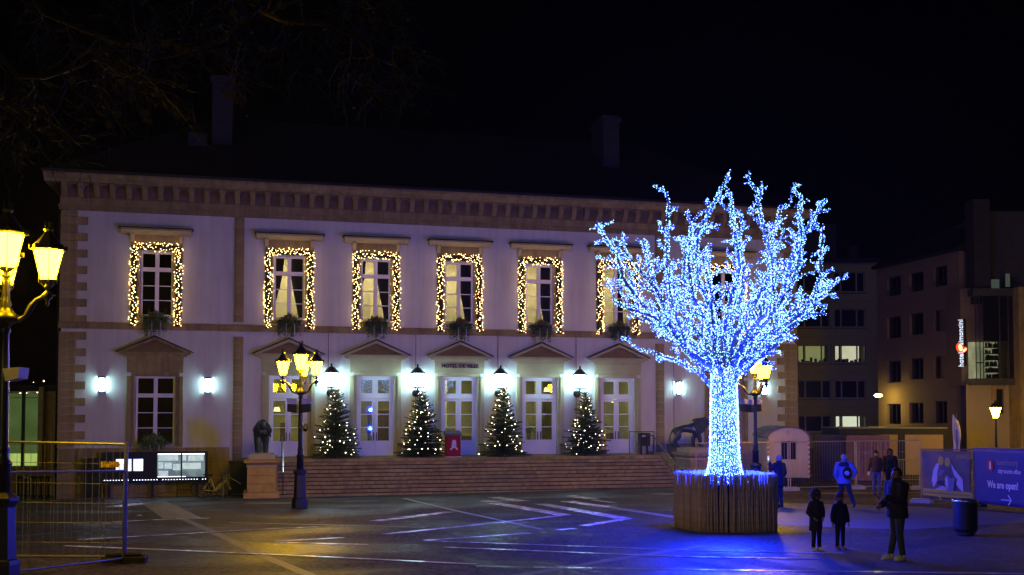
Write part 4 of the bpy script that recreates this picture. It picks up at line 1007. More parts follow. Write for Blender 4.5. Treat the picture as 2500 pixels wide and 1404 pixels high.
MB().box(-.36,.36,-.03,.019,1.16,1.21).box(-.36,.36,-.03,.019,1.99,2.04).box(-.36,-.31,-.03,.019,1.21,1.99).box(.31,.36,-.03,.019,1.21,1.99).build('window_frame', WHITE, wg)
MB().box(-.31,.31,.0,.01,1.21,1.99).build('pane', DGLASS, wg)
RW1 = mat('white_stripe', (.7,.66,.6), .5, .02); RW2 = mat('red_stripe', (.42,.05,.03), .5, .02)
for q in (-1, 1):
    for j in range(16):
        z = H0 + .02 + j*.104; MB().prism([(q*.86-.045,z),(q*.86+.045,z+.04),(q*.86+.045,z+.088),(q*.86-.045,z+.048)], -.035, -.022).build('warning_stripe', RW2 if j % 2 else RW1, wg)
vs = []; fs = []
for y in (-.12, Ln+.1):
    for x_, z_ in arcp: vs.append((x_*1.06, y, z_+.03))
nn = len(arcp); fs = [(i, i+1, nn+i+1, nn+i) for i in range(nn-1)]
o = MB().add(vs, fs).build('roof', mat('grey_roof_felt', (.12,.12,.13), .7), wg, smooth=True); so = o.modifiers.new('t', 'SOLIDIFY'); so.thickness = .04
for j in range(40): MB().box(-Wd/2-.02, -Wd/2, .03+j*.134, .155+j*.134, H0, H1-.02).build('board', CLAD2, wg)
MB().box(-.7,.7,.2,Ln-.2,.28,.41).build('chassis', IRON, wg)
for q in (-1, 1):
    for y in (.9, 4.4): MB().lathe([(.14,-.06),(.27,-.05),(.27,.05),(.14,.06)], 14).build('wheel', RUBBER, wg); ww = wg.children[-1]; ww.location = (q*.62, y, .26); ww.rotation_euler = (0, R(90), 0)
MB().box(-.06,.06,-.9,.2,.28,.36).build('drawbar', IRON, wg)
text('CO', .12, IRON, wg, (-.02,-.024,2.38), (R(90),0,0), .002, 'lettering')
text('11 61', .07, IRON, wg, (-.02,-.024,2.28), (R(90),0,0), .002, 'lettering')
# steel container seen on its corner
CONT = mat('rusty_red_container', (.20,.105,.085), .6, .12, 3, .2, 20); CONTD = mat('dark_container_side', (.06,.055,.065), .6, .1, 3)
cp_ = gp(2068, 47.8); ct = thing('steel_container', 'low rusty brown steel container with ribbed double doors', 'container', cp_, R(-4))
CW, CH = 1.95, 2.12
MB().box(.0, CW, .05, 5.5, .1, CH).build('body', CONTD, ct)
for j in range(2):
    a = .06 + j*(CW-.12)/2; c = a + (CW-.12)/2 - .01; d = MB().box(a, c, .02, .049, .16, CH-.2)
    for q in range(4): x_ = a + .06 + q*.215; d.box(x_, x_+.09, -.015, .019, .24, CH-.28)
    d.build('door', CONT, ct)
    MB().tube([(a+.45,-.03,.2),(a+.45,-.03,CH-.25)], .022, 6).build('lock_rod', mat('rod_steel', (.3,.24,.2), .5), ct)
MB().box(0, CW, -.01, .049, CH-.19, CH+.02).box(0, CW, -.01, .049, .05, .155).box(0, .055, -.01, .049, .156, CH-.191).box(CW-.055, CW, -.01, .049, .156, CH-.191).build('frame', CONT, ct)
MB().box(.75,1.05,-.022,-.011,1.28,1.33).build('plate', GALV, ct)
text('ROM', .08, GALV, ct, (.24,-.014,CH-.08), (R(90),0,0), .002)
hp = gp(1987, 48.6); hb = thing('hoarding', 'dark boarded site hoarding between the wagon and the brown container', 'hoarding', hp, R(-6))
hw = (2068-1987)/FOC*48.6
for j in range(9): MB().box(0, hw, 0, .03, .05+j*.235, .275+j*.235).build('board', CONTD, hb)
MB().box(.0,.08,.031,.11,0,2.2).box(hw-.08,hw,.031,.11,0,2.2).box(hw/2-.04,hw/2+.04,.031,.11,0,2.2).build('post', DARKP, hb)
# black-framed site office
op = gp(2050, 50.5); of = thing('site_office', 'long black-framed site office cabin with yellow wall panels', 'cabin', op, R(2))
OW = (2316-2050)/FOC*50.5; OH = at(2200, 1046, 50.5).z - op.z
YEL = mat('yellow_panel', (.50,.34,.10), .6, .05, 1)
FR = mat('black_frame_steel', (.012,.012,.013), .5)
MB().box(-.0, OW, -.02, .16, OH-.30, OH).box(0, .14, -.02, .16, 0, OH-.301).box(OW-.14, OW, -.02, .16, 0, OH-.301).box(OW*.58-.16, OW*.58+.16, -.02, .16, 0, OH-.301).box(.141, OW*.58-.161, -.02, .16, 0, .14).box(OW*.58+.161, OW-.141, -.02, .16, 0, .14).build('frame', FR, of)
xs = [.14, 1.1, 2.1, OW*.58-.16]
for a, c in zip(xs[:-1], xs[1:]): MB().box(a+.01, c-.01, .03, .09, .142, OH-.302).build('panel', YEL, of)
xs = [OW*.58+.16, 4.0, OW-.14]
for a, c in zip(xs[:-1], xs[1:]): MB().box(a+.01, c-.01, .03, .09, .142, OH-.302).build('panel', YEL, of)
MB().box(4.15, 4.15+.75, .01, .029, .15, 1.95).build('door', YEL, of)
MB().box(0, OW, .161, 2.5, 0, OH).build('body', FR, of)
MB().box(-.05, OW+.05, -.06, 2.55, OH+.002, OH+.05).build('roof', GALV, of)

# ------------------------------------------------------------------ fences
def fence_panel(label, a, c, H, Z0=.12, post_r=.021, wires=(.42,.8,1.18,1.56), vstep=.12, feet=True, group=None, clothm=None, curved=False, wm=GALV):
    a = Vector(a); c = Vector(c); L_ = (Vector((c.x,c.y,0))-Vector((a.x,a.y,0))).length; rz = math.atan2(c.y-a.y, c.x-a.x)
    t = thing('mesh_fence', label, 'fence', a, rz, group); dz = (c.z - a.z)/L_
    def q(x, z): return (x, 0, z + dz*x)
    for x in (0, L_): MB().tube([q(x,-.02), q(x,H)], post_r, 8).build('post', wm, t)
    MB().tube([q(0,H), q(L_,H)], post_r*.9, 8).build('top_rail', wm, t); MB().tube([q(0,Z0), q(L_,Z0)], post_r*.9, 8).build('bottom_rail', wm, t)
    for z in wires: MB().tube([q(0,z), q(L_,z)], .005, 4).build('wire', wm, t)
    b = MB(); x = vstep
    while x < L_: b.tube([q(x,Z0), q(x,H)], .0042 if post_r < .03 else .003, 3, False); x += vstep
    b.build('mesh_wire', wm, t, kind='stuff')
    if feet:
        for x in (0, L_): MB().box(x-.36, x+.36, -.14, .14, dz*x-.03, dz*x+.11).box(x-.30, x+.30, -.10, .10, dz*x+.112, dz*x+.16).build('foot', feet if feet is not True else CONC, t, bevel=.02)
    return t, L_, dz
RB = mat('black_rubber_foot', (.016,.016,.014), .75, .2)
g0_ = gp(-170, 17.0); g1_ = gp(304, 17.45)
nf, nl, ndz = fence_panel('near mesh site fence at bottom left with a yellow sign hung on it', g0_, g1_, 2.0, .10, .024, (.33,.66,.99,1.32,1.66), .11, RB)
MB().tube([(nl,0,.0+ndz*nl),(nl,0,2.04+ndz*nl)], .036, 10).build('end_post', GALV, nf)
fence_panel('second mesh site fence running from the near one towards the photographer', gp(300, 17.35), gp(-260, 13.5), 1.55, .08, .02, (.6,1.1), .5, False)
sg2 = thing('fence_sign', 'small yellow sign with black lettering hung on the near mesh fence', 'sign', at(269, 1134, 17.2), math.atan2(g1_.y-g0_.y, g1_.x-g0_.x))
YS = mat('yellow_sign', (.75,.48,.04), .5, .03); MB().box(-.145,.145,-.004,.004,-.05,.05).build('plate', YS, sg2)
text('EVENT', .062, BLACKP, sg2, (-.125,-.006,.024), (R(90),0,0), .001, 'lettering', 'LEFT', .95, .0016); text('NIGHT', .062, BLACKP, sg2, (-.02,-.006,-.026), (R(90),0,0), .001, 'lettering', 'LEFT', .95, .0016)
for (a, b_) in ((.055,.024),(-.12,-.026)):
    for i in range(4):
        for j in range(3): MB().box(a+i*.021, a+i*.021+.014, -.006, -.0045, b_-.02+j*.015, b_-.02+j*.015+.009).build('dash', BLACKP, sg2)
F1 = gp(1700, 43.0); F2 = gp(1925, 42.5); F3 = gp(1930, 42.4); F4 = gp(2088, 43.0); F5 = gp(2092, 42.8); F6 = gp(2246, 42.0)
STW = mat('warm_galvanised', (.42,.36,.30), .45, .1, metal=.5)
fence_panel('mesh site fence in front of the cream wagon', F1, F2, 2.0, .12, .022, (.6,), .12, CONC, 'mesh fences before the site cabins', wm=STW)
fence_panel('mesh site fence in front of the dark hoarding, behind the walking man', F3, F4, 2.0, .12, .022, (), .12, CONC, 'mesh fences before the site cabins', wm=STW)
fence_panel('mesh site fence in front of the brown container and the couple', F5, F6, 2.0, .12, .022, (1.55,), .12, CONC, 'mesh fences before the site cabins', wm=STW)
cb = thing('crowd_barrier', 'low tube crowd barrier in front of the yellow cabin wall', 'barrier', gp(2190, 45.5), R(0))
MB().tube([(0,0,0),(0,0,.98),(.08,0,1.08),(1.12,0,1.08),(1.2,0,.98),(1.2,0,0)], .02, 6).tube([(0,0,.2),(1.2,0,.2)], .015, 5).build('frame', STW, cb)
b = MB()
for i in range(11): b.tube([(.1+i*.1,0,.2),(.1+i*.1,0,1.06)], .008, 4)
b.build('bar', STW, cb)
# poster on the fence
def cloth_panel(t, W_, z0, z1, m, wob=.02, name='banner', seed=0):
    vs = []; fs = []; nx, nz = 24, 14
    for j in range(nz+1):
        for i in range(nx+1):
            x = W_*i/nx; z = z0 + (z1-z0)*j/nz
            vs.append((x, wob*(math.sin(i*.7+j*.4+seed)+.5*math.sin(i*1.9-j+seed)) - .04, z))
    for j in range(nz):
        for i in range(nx): a = j*(nx+1)+i; fs.append((a, a+1, a+nx+2, a+nx+1))
    o = MB().add(vs, fs).build(name, m, t, smooth=True); so = o.modifiers.new('t', 'SOLIDIFY'); so.thickness = .004; return o
BAN = mat('brown_banner', (.20,.13,.06), .5, .25, 1.6); PINKP = mat('printed_pale_pink', (.72,.55,.50), .5, .12, 3); PINK2 = mat('printed_mauve', (.30,.23,.25), .5, .12, 3); YP = mat('printed_yellow', (.72,.48,.02), .5, .04); BLKP = mat('printed_dark', (.05,.04,.04), .5)
a = gp(2250, 35.6); c = gp(2378, 34.6)
pf_, L_, dz = fence_panel('fence panel carrying the brown poster with yellow lenses', a, c, 1.86, .12, .024, (), .4, CONC)
po = thing('poster_banner', 'brown printed banner of pale hands holding yellow lenses, yellow text strip below', 'banner', a, pf_.rotation_euler.z)
kx = L_/128.0; kz = 1.86/(1221-1093)
def pz(px, py): return ((px-2250)*kx, (1219-py)*kz)
cloth_panel(po, L_-.06, .18, 1.82, BAN, .012, 'cloth')
def shape(poly, m, y, name='print'): return MB().prism([pz(*p) for p in poly], y-.006, y).build(name, m, po)
shape([(2278,1163),(2282,1140),(2290,1124),(2297,1123),(2292,1145),(2291,1165),(2283,1180),(2281,1178)], PINKP, -.078)
shape([(2325,1122),(2333,1135),(2345,1150),(2353,1158),(2354,1190),(2337,1172),(2341,1160),(2332,1150)], PINKP, -.078)
shape([(2281,1186),(2305,1175),(2325,1187),(2330,1190),(2281,1187)], PINKP, -.078)
shape([(2292,1150),(2300,1138),(2310,1140),(2300,1153)], PINK2, -.078)
shape([(2311,1155),(2316,1150),(2322,1158),(2333,1156),(2331,1180),(2326,1190),(2316,1188),(2310,1172)], PINK2, -.080)
shape([(2311,1157),(2315,1153),(2318,1168),(2317,1184),(2311,1172)], PINKP, -.087)
shape([(2290,1165),(2309,1163),(2309,1177),(2291,1172)], BLKP, -.078); shape([(2333,1163),(2340,1172),(2337,1188),(2331,1188)], BLKP, -.078)
for cx, cy_ in ((2301,1117),(2317,1120)):
    shape([(cx+7*math.cos(2*PI*i/18), cy_+11*math.sin(2*PI*i/18)) for i in range(18)][::-1], YP, -.086, 'lens')
shape([(2256,1199),(2256,1183),(2374,1189),(2376,1204),(2300,1202),(2301,1210),(2292,1201)], YP, -.080, 'strip')
x_, z_ = pz(2315, 1194.5); text('NOUS RECHERCHONS DE NOUVEAUX PROJETS ET DES TERRAINS', .085, BLKP, po, (x_, -.088, z_), (R(90), R(2.6), 0), .001, 'lettering', sx=.60, bold=.001)
x_, z_ = pz(2358, 1107); text('KUHN.LU', .17, YP, po, (x_-.02, -.086, z_), (R(90),R(2),0), .001, 'lettering', sx=.62, bold=.003)
# tourist office banner
a = gp(2382, 34.2); c = gp(2560, 31.5)
tf, L_, dz = fence_panel('fence panel carrying the blue tourist office banner at the right edge', a, c, 1.95, .2, .024, (), .4, RB)
BLUEB = mat('blue_banner', (.03,.035,.20), .5, .06, 2); WP = mat('printed_white', (.62,.60,.70), .5, .03); GP_ = mat('printed_grey', (.20,.19,.22), .5)
tb = thing('tourist_banner', 'blue banner with red information dot, white lettering and an arrow', 'banner', a, tf.rotation_euler.z)
vs_ = cloth_panel(tb, L_, .12, 1.95, BLUEB, .010, 'cloth')
kk = L_ / 178.0
def tz(px, py): return ((px-2382)*kk, (1222-py)/ (34.0/ FOC * 1.0) * 0 + (1222-py) * (1.95/ (1222-1090)))
x_, z_ = tz(2426, 1128); MB().lathe([(.155,-.004),(.155,.004)], 24).build('dot', mat('printed_red', (.42,.02,.03), .5), tb); o = tb.children[-1]; o.location = (x_, -.065, z_); o.rotation_euler = (R(90),0,0); o.scale = (.78, 1.25, 1)
text('i', .34, WP, tb, (x_, -.075, z_-.0), (R(90),0,0), .001, 'lettering', bold=.012)
x_, z_ = tz(2443, 1120); text('luxembourg', .26, GP_, tb, (x_, -.066, z_), (R(90),0,0), .001, 'lettering', 'LEFT', .66, .003)
x_, z_ = tz(2445, 1139); text('city tourist office', .20, WP, tb, (x_, -.066, z_), (R(90),0,0), .001, 'lettering', 'LEFT', .66, .002)
x_, z_ = tz(2418, 1170); text('We are open!', .33, WP, tb, (x_, -.066, z_), (R(90),0,0), .001, 'lettering', 'LEFT', .66, .006)
x_, z_ = tz(2452, 1201); o = MB().prism([(-.01,-.016),(.40,-.016),(.40,.016),(-.01,.016)], -.004, 0).prism([(.26,.15),(.30,.17),(.42,.0),(.38,.0)], -.0045, -.0005).prism([(.26,-.15),(.38,.0),(.42,.0),(.30,-.17)], -.0050, -.001).build('arrow', WP, tb); o.location = (x_, -.062, z_)

# ------------------------------------------------------------------ litter bin right
bp_ = gp(2357, 25.3); bn = thing('litter_bin', 'large round black litter bin with a shiny metal rim', 'litter bin', bp_)
MB().lathe([(.19,0),(.22,.03),(.22,.09)], 20).build('foot', IRON, bn); MB().lathe([(.25,.092),(.285,.16),(.285,.80)], 24).build('body', BLACKP, bn, smooth=False)
MB().lathe([(.29,.802),(.305,.82),(.305,.86),(.28,.885),(.24,.885)], 24).build('rim', mat('bin_steel', (.55,.55,.55), .22, metal=.95), bn, smooth=True)
MB().lathe([(.23,.886),(.12,.90),(.02,.905)], 20).build('lid', BLACKP, bn)

# ------------------------------------------------------------------ things on and before the terrace
mb = thing('letter_box', 'red letter box with dark lid and pale figure motif by the centre door', 'letter box', F(-.62, 1.7, ZT), TH)
MB().box(-.33,.33,-.28,.28,.03,.98).build('body', REDM, mb, bevel=.02); MB().box(-.35,.35,-.30,.30,0,.03).build('foot', WHITE, mb)
MB().prism([(-.32,.982),(.32,.982),(.32,1.16),(.10,1.22),(-.32,1.06)], -.37, .37, 'x').build('lid', mat('grey_lid', (.10,.10,.11), .5), mb, bevel=.01)
MOT = mat('pale_motif', (.60,.58,.62), .5)
mo = MB().lathe([(.10,0),(.10,.006)], 14).build('motif', MOT, mb); mo.location = (.02,-.281,.70); mo.rotation_euler = (R(90),0,0)
MB().prism([(-.10,.44),(-.16,.40),(-.17,.34),(-.10,.33),(-.04,.42),(.08,.42),(.13,.33),(.20,.35),(.18,.42),(.12,.45),(.12,.66),(-.08,.66)], -.286, -.281).build('motif', MOT, mb)
sbx = thing('post_box', 'dark post box on legs at the right end of the terrace', 'post box', F(9.02, 1.0, ZT), TH)
MB().box(-.26,.26,-.2,.2,.42,1.05).build('body', IRON, sbx, bevel=.03); MB().box(-.2,-.12,-.05,.05,0,.42).box(.12,.2,-.05,.05,0,.42).build('leg', IRON, sbx); MB().box(-.18,.0,-.206,-.2,.86,.94).build('label_plate', MOT, sbx)
rb = thing('roll_up_stand', 'narrow pale and yellow roll-up stand by the rightmost door', 'display stand', F(6.98, .9, ZT), TH)
MB().box(-.15,-.02,-.01,.01,.05,1.2).build('pale_sheet', mat('pale_sheet', (.5,.5,.55), .5), rb); MB().box(-.018,.12,-.01,.01,.05,1.2).build('yellow_sheet', YP, rb); MB().box(-.2,.2,-.1,.1,0,.05).build('foot', GALV, rb)
def handrail(label, s, side):
    t = thing('handrail', label, 'handrail', P0, TH, 'handrails beside the steps')
    pts = [(s, -1.5, ZT+.95), (s, -2.2, ZT+.95), (s, -5.1, ZT-.35), (s, -5.25, ZT-.42)]
    MB().tube(pts, .03, 8).build('rail', mat('polished_rail', (.35,.33,.32), .25, metal=.9), t)
    b = MB().tube([(s,-1.5,ZT-.02),(s,-1.5,ZT+.95)], .022, 6).tube([(s,-2.25,ZT-.02),(s,-2.25,ZT+.93)], .022, 6).tube([(s,-4.9,-.1),(s,-4.9,ZT-.26)], .022, 6)
    b.build('post', IRON, t)
handrail('sloping steel handrail left, by the front-facing lion', -8.3, -1); handrail('sloping steel handrail right, near the dark post box', 9.0, 1)
tr = thing('terrace_railing', 'short dark railing at the right end of the terrace by the post box', 'railing', P0, TH)
MB().tube([(8.4,-.6,ZT+1.1),(9.7,-.6,ZT+1.1)], .022, 6).build('rail', IRON, tr)
for x in (8.4, 9.05, 9.7): MB().tube([(x,-.6,ZT),(x,-.6,ZT+1.1)], .018, 6).build('post', IRON, tr)

# pedestals and lions
def pedestal(label, s, w, W_, D_, H, zg, m, rzadd=0):
    t = thing('lion_pedestal', label, 'pedestal', F(s, w, zg), TH, 'sandstone lion pedestals'); hx, hy = W_/2, D_/2
    MB().box(-hx-.14,hx+.14,-hy-.14,hy+.14,-.3,.22).build('plinth', m, t, bevel=.02)
    z = .222; hh = (H-.222-.52)/3
    for r_ in range(3):
        cuts = [-hx, rnd.uniform(-.1,.35), hx] if r_ != 1 else [-hx, hx]
        for a, c in zip(cuts[:-1], cuts[1:]): MB().box(a+.004, c-.004, -hy, hy, z+.004, z+hh-.004).build('block', m, t, bevel=.008)
        z += hh
    MB().box(-hx-.03,hx+.03,-hy-.03,hy+.03,z,z+.06).build('moulding', STONE_L, t)
    MB().box(-hx-.02,hx+.02,-hy-.02,hy+.02,z+.062,z+.16).build('neck', STONE_D, t)
    MB().box(-hx-.13,hx+.13,-hy-.13,hy+.13,z+.162,z+.30).build('cornice', m, t, bevel=.02)
    MB().box(-hx+.05,hx-.05,-hy+.05,hy-.05,z+.302,H).build('top_slab', STONE_L, t, bevel=.01)
    return t
PSTO = mat('ochre_sandstone', (.42,.29,.07), .8, .14, 2.5, .4, 25)
def skin(name, V, Ed, m, parent, sub=2, root=0):
    me = bpy.data.meshes.new('tmp'); me.from_pydata([v[0] for v in V], Ed, []); me.update()
    o = bpy.data.objects.new('tmp', me); col.objects.link(o)
    sm = o.modifiers.new('s', 'SKIN'); sm.use_smooth_shade = True
    sb = o.modifiers.new('ss', 'SUBSURF'); sb.levels = sub; sb.render_levels = sub
    for i, v in enumerate(V):
        r_ = v[1] if hasattr(v[1], '__len__') else (v[1], v[1]); me.skin_vertices[0].data[i].radius = r_; me.skin_vertices[0].data[i].use_root = (i == root)
    bpy.context.view_layer.update()
    m2 = bpy.data.meshes.new_from_object(o.evaluated_get(bpy.context.evaluated_depsgraph_get())); bpy.data.objects.remove(o); bpy.data.meshes.remove(me)
    m2.name = name; m2.materials.clear(); m2.materials.append(m)
    for p in m2.polygons: p.use_smooth = True
    o = bpy.data.objects.new(name, m2); col.objects.link(o)
    if parent: o.parent = parent
    return o
def lion(label, loc, rz, turn):
    # faces local +x, length about 1.9 m, height 1.4 m
    t = thing('lion_statue', label, 'statue', loc, rz, 'bronze lion statues beside the steps')
    V = []; Ed = []
    def chain(lst, start=None):
        p = start
        for co, r_ in lst:
            V.append((co, r_)); i = len(V)-1
            if p is not None: Ed.append((p, i))
            p = i
        return p
    hips = chain([((-.55,0,.88), .20)]); mid = chain([((-.15,0,.90), .19)], hips); che = chain([((.28,0,.92), .25)], mid)
    nk = chain([((.50,.0,1.08), .20)], che); hd_ = chain([((.72,turn*.10,1.26), .21), ((.93,turn*.2,1.19), .14), ((1.05,turn*.24,1.14), .10)], nk)
    for sg in (-1, 1):
        st = .10*sg
        chain([((-.62,.14*sg,.72), .16), ((-.52+st,.16*sg,.52), .12), ((-.74+st,.16*sg,.30), .062), ((-.66+st,.16*sg,.07), .055), ((-.54+st,.16*sg,.04), .055)], hips)
        st = -.12*sg
        chain([((.32,.16*sg,.68), .15), ((.30+st,.17*sg,.42), .10), ((.33+st,.17*sg,.10), .08), ((.44+st,.17*sg,.045), .06)], che)
        chain([((.66,turn*.10+.12*sg,1.32), .045)], len(V) and 4)
    chain([((-.78,.02,.86), .05), ((-.92,.04,.60), .032), ((-.95,.05,.32), .030), ((-.86,.05,.12), .035), ((-.76,.05,.10), .045)], hips)
    skin('body', V, Ed, BRONZE, t, 2)
    b = MB(); rl = random.Random(3)
    M_ = Matrix.Rotation(turn*R(14), 3, 'Z')
    for _ in range(420):    # mane locks
        th_ = rl.uniform(0, 2*PI); u_ = rl.random(); base = Vector((.76 - .50*u_, turn*.08*(1-u_) + (.17+.10*u_)*math.cos(th_), 1.20 - .20*u_ + (.21+.13*u_)*math.sin(th_)))
        if u_ < .12 and math.sin(th_) < -.6: continue
        outw = Vector((0, math.cos(th_), math.sin(th_)))
        d = (Vector((-.35,0,-.75)) + outw*.5).normalized(); L2 = rl.uniform(.14,.28)
        b.tube([base - outw*.03, base + d*L2*.5 + outw*.02, base + d*L2], [.042,.030,.006], 4)
    b.build('mane', BRONZE, t, smooth=True)
    return t
pedestal('ochre sandstone pedestal carrying the left, front-facing lion', -9.16, 4.35, 1.15, 1.7, 1.78, .02, PSTO)
lion('bronze lion on the left pedestal, facing the square', F(-9.16, 4.25, 1.80), R(-90)+TH+R(6), -.6)
pedestal('sandstone pedestal carrying the right, sideways lion, partly behind the light tree', 10.55, 4.0, 1.6, 1.7, 1.75, .12, STONE)
lion('bronze lion on the right pedestal, standing sideways with its head to the right', F(10.05, 4.2, 1.87), TH-R(8), -.5)

# notice board with lit case and screen
nbd_ = thing('notice_board', 'long dark notice case with a glowing screen and lit papers on the left wing wall', 'notice board', F(-13.75, .42, 0), TH)
DB = mat('dark_blue_cabinet', (.012,.016,.035), .5, .1)
MB().box(-2.2,2.22,-.10,.10,.42,1.76).build('cabinet', DB, nbd_, bevel=.01)
SCRL = emis_noise('screen', (.35,.42,1.0), (.62,.68,1.0), 2.6, 3, 'AUTO')
MB().box(-1.62,-.98,-.106,-.101,.93,1.45).build('screen', SCRL, nbd_); MB().box(-.90,-.50,-.106,-.101,.93,1.45).build('screen', SCRL, nbd_)
CASE = emis_noise('case_back', (.10,.16,.19), (.20,.27,.30), .9, 2)
MB().box(.10,2.12,-.106,-.101,.64,1.68).build('case_back', CASE, nbd_)
PAP = emis_noise('backlit_paper', (.48,.62,.66), (.62,.76,.78), .85, 6)
for x0, x1, z0, z1 in [(.14,.98,1.36,1.62),(1.16,1.32,1.36,1.62),(1.4,2.06,1.34,1.60),(.14,.36,1.02,1.30),(.40,.72,1.0,1.28),(.76,1.08,.94,1.22),(1.16,1.95,.98,1.26),(.16,.56,.68,.92)]:
    MB().box(x0,x1,-.118,-.108,z0,z1).build('paper', PAP, nbd_)
MB().box(.12,2.1,-.12,-.109,1.64,1.67).build('tube_light', emis('case_tube', (.85,.95,1.0), 4), nbd_)
MB().box(.12,1.3,-.12,-.109,.645,.67).build('tube_light', emis('case_tube_low', (.85,.95,1.0), 3), nbd_)
MB().box(1.09,1.15,-.125,-.10,.62,1.70).build('mullion', DB, nbd_)
LEDS = emis('step_led', (.7,.8,1.0), 6, 'NONE'); lm = MB().box(-.018,.018,-.012,0,-.012,.012).mesh('led', LEDS)
for i in range(36):
    if i not in (9, 19, 33): inst(lm, 'led', nbd_, (-2.08+i*.121, -.101, .53))
for x in (-1.9, -.1, 1.8): MB().box(x-.05,x+.05,-.06,.06,-.5,.42).build('leg', DB, nbd_)
MB().box(-2.9,-2.22,-.3,.1,-.5,1.5).build('side_box', mat('green_cabinet', (.02,.028,.02), .7), nbd_)
# green bins left of the pedestal
for i, (s, w, l_) in enumerate([(-10.15, 1.9, 'dark green wheeled bin behind the bicycles, nearer the pedestal'), (-10.1, .9, 'dark green wheeled bin against the steps')]):
    t = thing('wheeled_bin', l_, 'bin', F(s, w, G(*F(s,w,0).xy)), TH, 'green bins by the steps'); GR = mat('bin_green', (.018,.030,.024), .6)
    MB().prism([(-.30,.12),(.30,.12),(.36,1.45),(-.36,1.45)], -.36, .36, 'x').build('body', GR, t); MB().box(-.40,.40,-.42,.40,1.452,1.54).build('lid', GR, t, bevel=.02)
    for q in (-1, 1): MB().tube([(q*.36,.25,.12),(q*.42,.25,.12)], .12, 10).build('wheel', RUBBER, t)

# bicycles and rack
def bicycle(label, loc, rz, fm, lean=R(4)):
    t = thing('bicycle', label, 'bicycle', loc, rz, 'bicycles by the left pedestal'); t.rotation_euler = (lean, 0, rz)
    r_ = .325; wb = .56
    for sg in (-1, 1):
        w = MB(); pts = [(r_*math.cos(2*PI*i/28), 0, r_*math.sin(2*PI*i/28)) for i in range(29)]; w.tube(pts, .017, 6, False)
        o = w.build('wheel', RUBBER, t); o.location = (sg*wb, 0, r_+.017)
        rim = MB().tube([(x*.94,y,z*.94) for x, y, z in pts], .010, 4, False); 
        for i in range(16): a = 2*PI*i/16; rim.tube([(.02*math.cos(a),.02*(-1)**i,.02*math.sin(a)),(r_*.93*math.cos(a),0,r_*.93*math.sin(a))], .002, 3, False)
        rim.tube([(0,-.04,0),(0,.04,0)], .02, 6).build('rim', GALV, o)
    z0 = r_+.017; BBk = (-.08,0,.28); st_ = (-.25,0,.82); hd2 = (.36,0,.84)
    MB().tube([(-wb,0,z0),BBk], .012, 5).tube([(-wb,0,z0),st_], .012, 5).tube([BBk,st_], .016, 6).tube([BBk,(.10,0,.46),(.37,0,.70)], .018, 6).tube([(.37,0,.76),(.02,0,.50),BBk], .016, 6).build('frame', fm, t)
    MB().tube([(.35,0,.92),(.40,0,.66),(wb,0,z0)], .015, 6).build('fork', fm, t)
    MB().tube([(.28,-.28,1.0),(.34,-.22,1.02),(.36,0,.96),(.34,.22,1.02),(.28,.28,1.0)], .013, 5).tube([(.36,0,.96),(.36,0,.86)], .014, 5).build('handlebar', BLACKP, t)
    MB().tube([st_,(-.27,0,.94)], .012, 5).sphere((-.29,0,.96), 1, 8, 5, .14, .08, .035).build('saddle', BLACKP, t)
    MB().lathe([(.09,-.008),(.09,.008)], 14).build('chainring', GALV, t); o = t.children[-1]; o.location = BBk; o.rotation_euler = (R(90),0,0)
    MB().tube([(-.08,-.05,.28),(-.02,-.07,.13)], .010, 5).rbox((-.02,-.11,.12),(.09,.07,.02)).tube([(-.08,.05,.28),(-.14,.07,.43)], .010, 5).rbox((-.14,.11,.43),(.09,.07,.02)).build('pedal', BLACKP, t)
    MB().tube([(-wb-.34*math.cos(a), 0, z0+.36*math.sin(a)) for a in [R(10+15*i) for i in range(10)]], .012, 4).build('mudguard', BLACKP, t)
    return t
YG = mat('yellow_green_frame', (.75,.75,.10), .35, .05)
bicycle('yellow-green step-through bicycle leaning by the left pedestal', gp(530, 43.2), TH+R(2), YG)
bicycle('dark bicycle behind the yellow-green one', gp(519, 43.9), TH+R(-3), BLACKP, R(-3))
rk = thing('bicycle_stand', 'bent steel tube bicycle stand in front of the yellow-green bicycle', 'bicycle stand', gp(545, 42.9), TH)
MB().tube([(0,0,-.05),(0,0,.86),(.03,0,.92),(.1,0,.93),(.70,0,.58)], .024, 7).build('tube', GALV, rk)
cb2 = thing('crowd_barrier', 'low dark tube barrier standing before the lit notice case', 'barrier', gp(432, 45.6), TH)
MB().tube([(0,0,-.05),(0,0,.95),(.1,0,1.08),(1.2,0,1.08),(1.3,0,.95),(1.3,0,-.05)], .02, 6).tube([(0,0,.3),(1.3,0,.3)], .015, 5).build('frame', IRON, cb2)
b = MB()
for i in range(9): b.tube([(.13+i*.13,0,.3),(.13+i*.13,0,1.06)], .008, 4)
b.build('bar', IRON, cb2)

